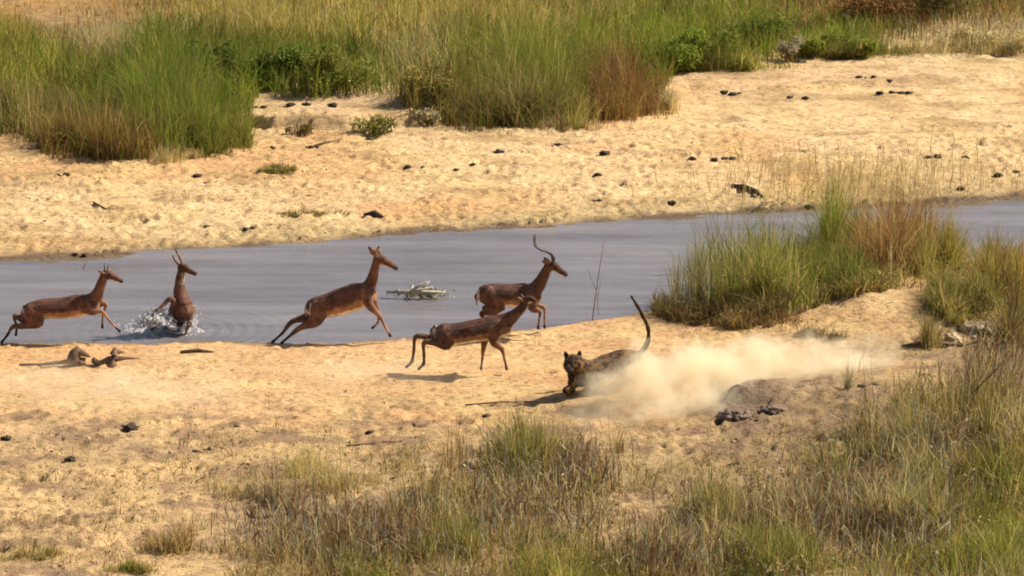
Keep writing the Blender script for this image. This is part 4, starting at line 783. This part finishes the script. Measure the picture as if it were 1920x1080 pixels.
# D: horned male
build_animal('impala', 'horned male antelope leaping behind another one, with long curved dark horns', 'antelope', (960, 630), [
 ('trunk', [(910, 552, 0), (932, 552, 0), (958, 554, 0), (982, 554, 0), (1000, 555, 0)], [(.125, .115), (.13, .125), (.14, .14), (.155, .135), (.125, .10)]),
 ('neck', [(994, 550, 0), (1008, 537, 0), (1018, 520, 0), (1027, 503, 0)], [(.125, .08), (.088, .06), (.07, .052), (.058, .046)]),
 ('head', [(1028, 497, 0), (1038, 499, 0), (1049, 507, 0), (1061, 515, 0)], [(.060, .054), (.062, .05), (.045, .036), (.030, .027)]),
 ('ear', [(1027, 494, -.05), (1024, 489, -.09), (1021, 483, -.12)], [(.014, .010), (.043, .015), (.011, .009)]), ('ear', [(1026, 493, .05), (1020, 491, .09), (1015, 489, .12)], [(.014, .010), (.024, .012), (.006, .008)]),
 ('hind_near', [(915, 553, -.06), (938, 577, -.09), (907, 578, -.10), (925, 592, -.10), (946, 603, -.10)], [(.125, .075), (.065, .055), (.028, .026), (.018, .016), (.019, .016)]),
 ('hind_far', [(912, 553, .06), (930, 580, .09), (902, 588, .10), (914, 600, .10), (934, 612, .10)], [(.115, .07), (.06, .05), (.026, .024), (.017, .016), (.018, .016)]),
 ('fore_near', [(992, 562, -.07), (999, 578, -.10), (1012, 584, -.10), (1011, 600, -.10), (1009, 615, -.10)], [(.10, .055), (.050, .042), (.026, .022), (.015, .015), (.018, .016)]),
 ('fore_far', [(996, 560, .07), (1006, 574, .10), (1020, 577, .10), (1021, 596, .10), (1021, 614, .10)], [(.09, .055), (.045, .036), (.024, .022), (.014, .014), (.017, .016)]),
 ('tail', [(898, 545, 0), (893, 556, 0), (894, 572, 0)], [(.02, .02), (.026, .02), (.012, .01)])],
 impala_paint(.72), MC, GI, extra=[('eye', MEYE, [(1039, 498, -.048)], [.012]), ('eye', MEYE, [(1039, 497, .042)], [.012]),
  ('horn', MHORN, [(1036, 495, -.03), (1038, 484, -.06), (1030, 474, -.12), (1015, 469, -.17), (1003, 461, -.16), (1001, 450, -.12), (1001.5, 438, -.09)], [.020, .020, .018, .015, .012, .009, .004]),
  ('horn', MHORN, [(1035, 495, .03), (1036, 482, .06), (1028, 473, .12), (1013, 467, .17), (1004, 459, .16), (1003, 449, .12), (1004, 440, .09)], [.020, .020, .018, .015, .012, .009, .004])])
# E: nearest, in front of the male
build_animal('impala', 'brown antelope bounding over the sand in front of the horned male, hind legs bent square', 'antelope', (880, 703), [
 ('trunk', [(832, 628, 0), (858, 626, 0), (890, 620, 0), (920, 615, 0), (944, 610, 0)], [(.14, .12), (.13, .125), (.13, .14), (.15, .135), (.13, .10)]),
 ('neck', [(940, 606, 0), (956, 597, -.02), (970, 586, -.03), (983, 573, -.03)], [(.125, .08), (.085, .06), (.062, .05), (.052, .044)]),
 ('head', [(983, 568, -.03), (989, 563, -.05), (995, 561, -.08), (1002, 563, -.11)], [(.056, .050), (.056, .048), (.040, .034), (.028, .026)]),
 ('ear', [(981, 564, -.07), (974, 560, -.11), (968, 557, -.15)], [(.014, .010), (.024, .012), (.006, .008)]), ('ear', [(983, 562, .02), (979, 556, .06), (976, 550, .09)], [(.014, .010), (.024, .012), (.006, .008)]),
 ('hind_near', [(834, 630, -.06), (838, 645, -.09), (812, 642, -.10), (795, 643, -.10), (795, 668, -.10), (794, 682, -.10), (785, 692, -.10)], [(.13, .075), (.075, .06), (.040, .034), (.027, .024), (.018, .018), (.020, .018), (.018, .018)]),
 ('hind_far', [(830, 626, .06), (822, 636, .09), (800, 632, .10), (779, 632, .10), (776, 658, .10), (772, 678, .10), (762, 688, .10)], [(.12, .07), (.06, .05), (.036, .03), (.026, .024), (.018, .018), (.020, .018), (.018, .018)]),
 ('fore_near', [(926, 618, -.07), (926, 640, -.10), (941, 655, -.10), (946, 674, -.10), (950, 692, -.10)], [(.10, .055), (.055, .042), (.027, .022), (.016, .015), (.017, .015)]),
 ('fore_far', [(922, 618, .07), (910, 636, .10), (906, 658, .10), (904, 676, .10), (902, 692, .10)], [(.09, .055), (.045, .036), (.024, .022), (.015, .014), (.017, .015)]),
 ('tail', [(816, 612, 0), (810, 620, 0), (808, 636, 0)], [(.022, .02), (.026, .02), (.012, .01)])],
 impala_paint(.78), MC, GI, extra=[('eye', MEYE, [(990, 561, -.10)], [.012]), ('eye', MEYE, [(990, 561, -.002)], [.012])])
# leopard
def leo_paint(co, no, kid, t, rel, kinds):
    K = np.array(kinds)[kid]; c = np.tile(np.array([.13, .068, .024]), (len(co), 1)); k = ss(-.8, -.5, rel)[:, None]; t_ = (K == 'trunk')[:, None]
    c = np.where(t_, np.array([.16, .11, .065]) * (1 - k) + c * k, c)
    c[(K == 'ear') & (t > .5)] = (.03, .02, .015); c[(K == 'tail') & (t > .86)] = (.05, .035, .025); c[(K == 'tail') & (t <= .86)] *= .62
    c[(K == 'muzzle') & (t > .8)] = (.10, .06, .05); return c
build_animal('leopard', 'spotted leopard charging low through its own dust with tail curled up', 'leopard', (1115, 742), [
 ('trunk', [(1086, 700, -.05), (1112, 700, .05), (1140, 688, .18), (1168, 679, .30), (1190, 677, .40)], [(.17, .14), (.165, .15), (.16, .145), (.16, .14), (.13, .12)]),
 ('neck', [(1092, 694, -.02), (1083, 688, -.10), (1078, 684, -.14)], [(.15, .13), (.13, .12), (.11, .11)]),
 ('head', [(1081, 684, -.14), (1074, 683, -.22), (1070, 685, -.26)], [(.115, .12), (.115, .12), (.09, .10)]),
 ('muzzle', [(1070, 687, -.26), (1067, 692, -.33)], [(.062, .066), (.050, .055)]),
 ('ear', [(1065, 672, -.18), (1062, 666, -.19), (1060, 661, -.19)], [(.036, .02), (.034, .020), (.020, .016)]),
 ('ear', [(1083, 672, -.12), (1086, 666, -.12), (1087, 660, -.12)], [(.036, .02), (.034, .020), (.020, .016)]),
 ('fore_near', [(1088, 704, -.14), (1080, 718, -.16), (1070, 726, -.20), (1061, 733, -.24)], [(.09, .07), (.055, .05), (.042, .04), (.048, .046)]),
 ('fore_far', [(1084, 704, .06), (1072, 716, .08), (1074, 728, .04), (1066, 736, .0)], [(.085, .07), (.05, .05), (.038, .038), (.044, .044)]),
 ('hind_near', [(1185, 686, .30), (1168, 710, .20), (1150, 722, .15), (1134, 740, .10)], [(.12, .09), (.08, .065), (.045, .04), (.045, .044)]),
 ('hind_far', [(1192, 686, .48), (1186, 712, .50), (1200, 726, .50), (1190, 740, .45)], [(.12, .09), (.075, .06), (.04, .04), (.045, .044)]),
 ('tail', [(1192, 668, .40), (1206, 656, .42), (1215, 638, .42), (1215, 615, .42), (1206, 594, .42), (1194, 572, .42), (1184, 556, .42)], [.036, .034, .031, .029, .027, .024, .018])],
 leo_paint, MS, None, lat=(.35, 1, 0), extra=[('eye', MEYE, [(1063, 681, -.335)], [.012]), ('eye', MEYE, [(1075, 683, -.32)], [.012])])

# ------------------------------------------------------------------ splashes
def splash(label, arcs, foam, seed):
    rs = random.Random(seed); bm = bmesh.new(); b = Vector((float(G0(*foam[0][:2])[0]), float(G0(*foam[0][:2])[1]), 0)); b.y -= .05
    def drop(p, r, st):
        g = bmesh.ops.create_icosphere(bm, subdivisions=1, radius=1); o_ = rs.uniform(0, 50)
        for v in g['verts']:
            k = 1 + .5 * mnoise.noise(v.co * 1.7 + Vector((o_, 0, 0))); v.co = Vector((v.co.x * st[0], v.co.y * st[1], v.co.z * st[2])) * r * k + p
    for (x0, y0, x1, y1, hx, n, r, dy) in arcs:            # jets of droplets thrown along a curve from the water
        for k in range(n):
            t = rs.random() ** .8; x = x0 + (x1 - x0) * t; y = y0 + (y1 - y0) * t - hx * 4 * t * (1 - t)
            sp = 1.2 + 4.5 * t; p = PL(x + rs.gauss(0, sp), y - 3 + rs.gauss(0, sp), b.y + dy + .22 + rs.gauss(0, .04 + .05 * t))
            if p.z > 0: drop(p, r * rs.choice([.25, .4, .6, 1.1]) * (1.15 - .6 * t), (rs.uniform(.8, 1.6), 1, rs.uniform(.7, 1.5)))
    for (x, y, sx, sy, n, r) in foam:                      # flat foam on the surface
        for k in range(n):
            q = G0(rs.gauss(x, sx), rs.gauss(y, sy)); drop(Vector((float(q[0]), float(q[1]), .002)), r * rs.uniform(.4, 1.2), (rs.uniform(1, 2.4), 1.2, .35))
    o = link_bm('water_splash', bm, MSPL, b); tag(o, label, 'splash', kind='stuff')
splash('white water thrown up around the upright plunging antelope',
 [(325, 619, 256, 608, 12, 620, .018, -.42), (320, 617, 276, 592, 8, 520, .018, -.35), (316, 614, 294, 582, 5, 300, .016, -.3), (330, 620, 300, 600, 6, 150, .016, -.38), (345, 620, 374, 588, 3, 80, .012, -.25), (340, 621, 368, 606, 3, 110, .015, -.3), (328, 621, 318, 596, 3, 110, .014, -.34), (300, 617, 246, 613, 5, 260, .017, -.4)],
 [(326, 620, 22, 3.4, 300, .018), (280, 617, 26, 2.6, 200, .014), (350, 621, 12, 2.2, 110, .018), (320, 624, 40, 2.5, 70, .012)], 5)
splash('low line of white spray from the leftmost antelope front hoof', [(228, 621, 252, 616, 2, 70, .010, 0), (226, 621, 215, 612, 1, 30, .008, 0)], [(240, 620, 12, 1.2, 70, .012)], 6)

# ------------------------------------------------------------------ dust cloud kicked up by the leopard: one closed volume, dense in its puffs
def dust_cloud(label, at, PUFF, dens, dep):
    MD, nt, bs, out = mat('dust_mat'); nt.nodes.remove(bs)
    tc = N(nt, 'ShaderNodeNewGeometry'); pos = tc.outputs['Position']
    nz = N(nt, 'ShaderNodeTexNoise'); nz.inputs['Scale'].default_value = 2.0; nz.inputs['Detail'].default_value = 6; nz.inputs['Roughness'].default_value = .65; nt.links.new(pos, nz.inputs['Vector'])
    off = N(nt, 'ShaderNodeVectorMath', operation='SUBTRACT'); nt.links.new(nz.outputs['Color'], off.inputs[0]); off.inputs[1].default_value = (.5, .5, .5)
    sc = N(nt, 'ShaderNodeVectorMath', operation='SCALE'); nt.links.new(off.outputs[0], sc.inputs[0]); sc.inputs['Scale'].default_value = 1.15
    wp = N(nt, 'ShaderNodeVectorMath', operation='ADD'); nt.links.new(pos, wp.inputs[0]); nt.links.new(sc.outputs[0], wp.inputs[1])
    prev = None; bm = bmesh.new(); lb = GV(*at)
    for (x, y, d, rx, rz, q) in PUFF:
        c = PL(x, y, lb.y + d); r = (rx, dep, rz)
        s = N(nt, 'ShaderNodeVectorMath', operation='SUBTRACT'); nt.links.new(wp.outputs[0], s.inputs[0]); s.inputs[1].default_value = c
        dv = N(nt, 'ShaderNodeVectorMath', operation='DIVIDE'); nt.links.new(s.outputs[0], dv.inputs[0]); dv.inputs[1].default_value = r
        ln = N(nt, 'ShaderNodeVectorMath', operation='LENGTH'); nt.links.new(dv.outputs[0], ln.inputs[0])
        mr = N(nt, 'ShaderNodeMapRange', interpolation_type='SMOOTHSTEP'); nt.links.new(ln.outputs['Value'], mr.inputs[0])
        mr.inputs[1].default_value = .0; mr.inputs[2].default_value = 1.0; mr.inputs[3].default_value = q; mr.inputs[4].default_value = 0
        if prev is None: prev = mr.outputs[0]
        else:
            mm = N(nt, 'ShaderNodeMath', operation='MAXIMUM'); nt.links.new(prev, mm.inputs[0]); nt.links.new(mr.outputs[0], mm.inputs[1]); prev = mm.outputs[0]
        g = bmesh.ops.create_icosphere(bm, subdivisions=3, radius=1)
        for v in g['verts']: v.co = Vector((v.co.x * (r[0] * 1.15), v.co.y * r[1] * 1.15, v.co.z * (r[2] * 1.2))) + c
    n2 = N(nt, 'ShaderNodeTexNoise'); n2.inputs['Scale'].default_value = 5.5; n2.inputs['Detail'].default_value = 5; nt.links.new(wp.outputs[0], n2.inputs['Vector'])
    er = N(nt, 'ShaderNodeMapRange'); nt.links.new(n2.outputs[0], er.inputs[0]); er.inputs[1].default_value = .32; er.inputs[2].default_value = .65; er.inputs[3].default_value = .15; er.inputs[4].default_value = 1.7
    em = N(nt, 'ShaderNodeMath', operation='MULTIPLY'); nt.links.new(prev, em.inputs[0]); nt.links.new(er.outputs[0], em.inputs[1])
    dn = N(nt, 'ShaderNodeMath', operation='MULTIPLY'); nt.links.new(em.outputs[0], dn.inputs[0]); dn.inputs[1].default_value = dens
    pv = N(nt, 'ShaderNodeVolumePrincipled'); pv.inputs['Color'].default_value = (.99, .90, .70, 1); pv.inputs['Anisotropy'].default_value = 0.1
    nt.links.new(dn.outputs[0], pv.inputs['Density']); nt.links.new(pv.outputs[0], out.inputs['Volume'])
    me = bpy.data.meshes.new('tmp'); bm.to_mesh(me); bm.free(); t = bpy.data.objects.new('tmp', me); COL.objects.link(t)
    r = t.modifiers.new('r', 'REMESH'); r.mode = 'VOXEL'; r.voxel_size = .06
    s = t.modifiers.new('s', 'SMOOTH'); s.iterations = 3
    new = bpy.data.meshes.new_from_object(t.evaluated_get(bpy.context.evaluated_depsgraph_get())); bpy.data.objects.remove(t); new.name = 'dust_cloud'
    for v in new.vertices: v.co -= lb
    new.materials.clear(); new.materials.append(MD)
    o = bpy.data.objects.new('dust_cloud', new); COL.objects.link(o); o.location = lb
    tag(o, label, 'dust cloud', kind='stuff')

dust_cloud('pale tan dust cloud trailing behind the charging leopard', (1115, 742),
 [(1150, 724, -.5, .42, .34, .7), (1205, 708, -.5, .62, .42, 1.1), (1290, 702, -.1, .9, .48, 1.2), (1375, 698, .3, 1.0, .46, 1.2), (1480, 690, .5, 1.05, .42, 1.1), (1590, 682, .6, .8, .34, .8), (1190, 776, -.9, .95, .34, .65), (1300, 756, -.6, 1.0, .36, .8), (1120, 795, -1.1, .55, .26, .35)], 5.6, .6)
dust_cloud('thin low veil of dust drifting over the near sand below the driftwood', (200, 740),
 [(60, 722, 0, 1.5, .28, .8), (200, 735, -.3, 1.5, .26, 1.0), (330, 745, -.5, 1.2, .24, .7)], .75, 1.0)
dust_cloud('faint puff of dust low over the sand under the hind hooves of the nearest antelope', (700, 715),
 [(640, 712, 0, .8, .2, .8), (730, 700, 0, .6, .2, 1.0), (850, 712, 0, .8, .16, .6)], .9, .7)
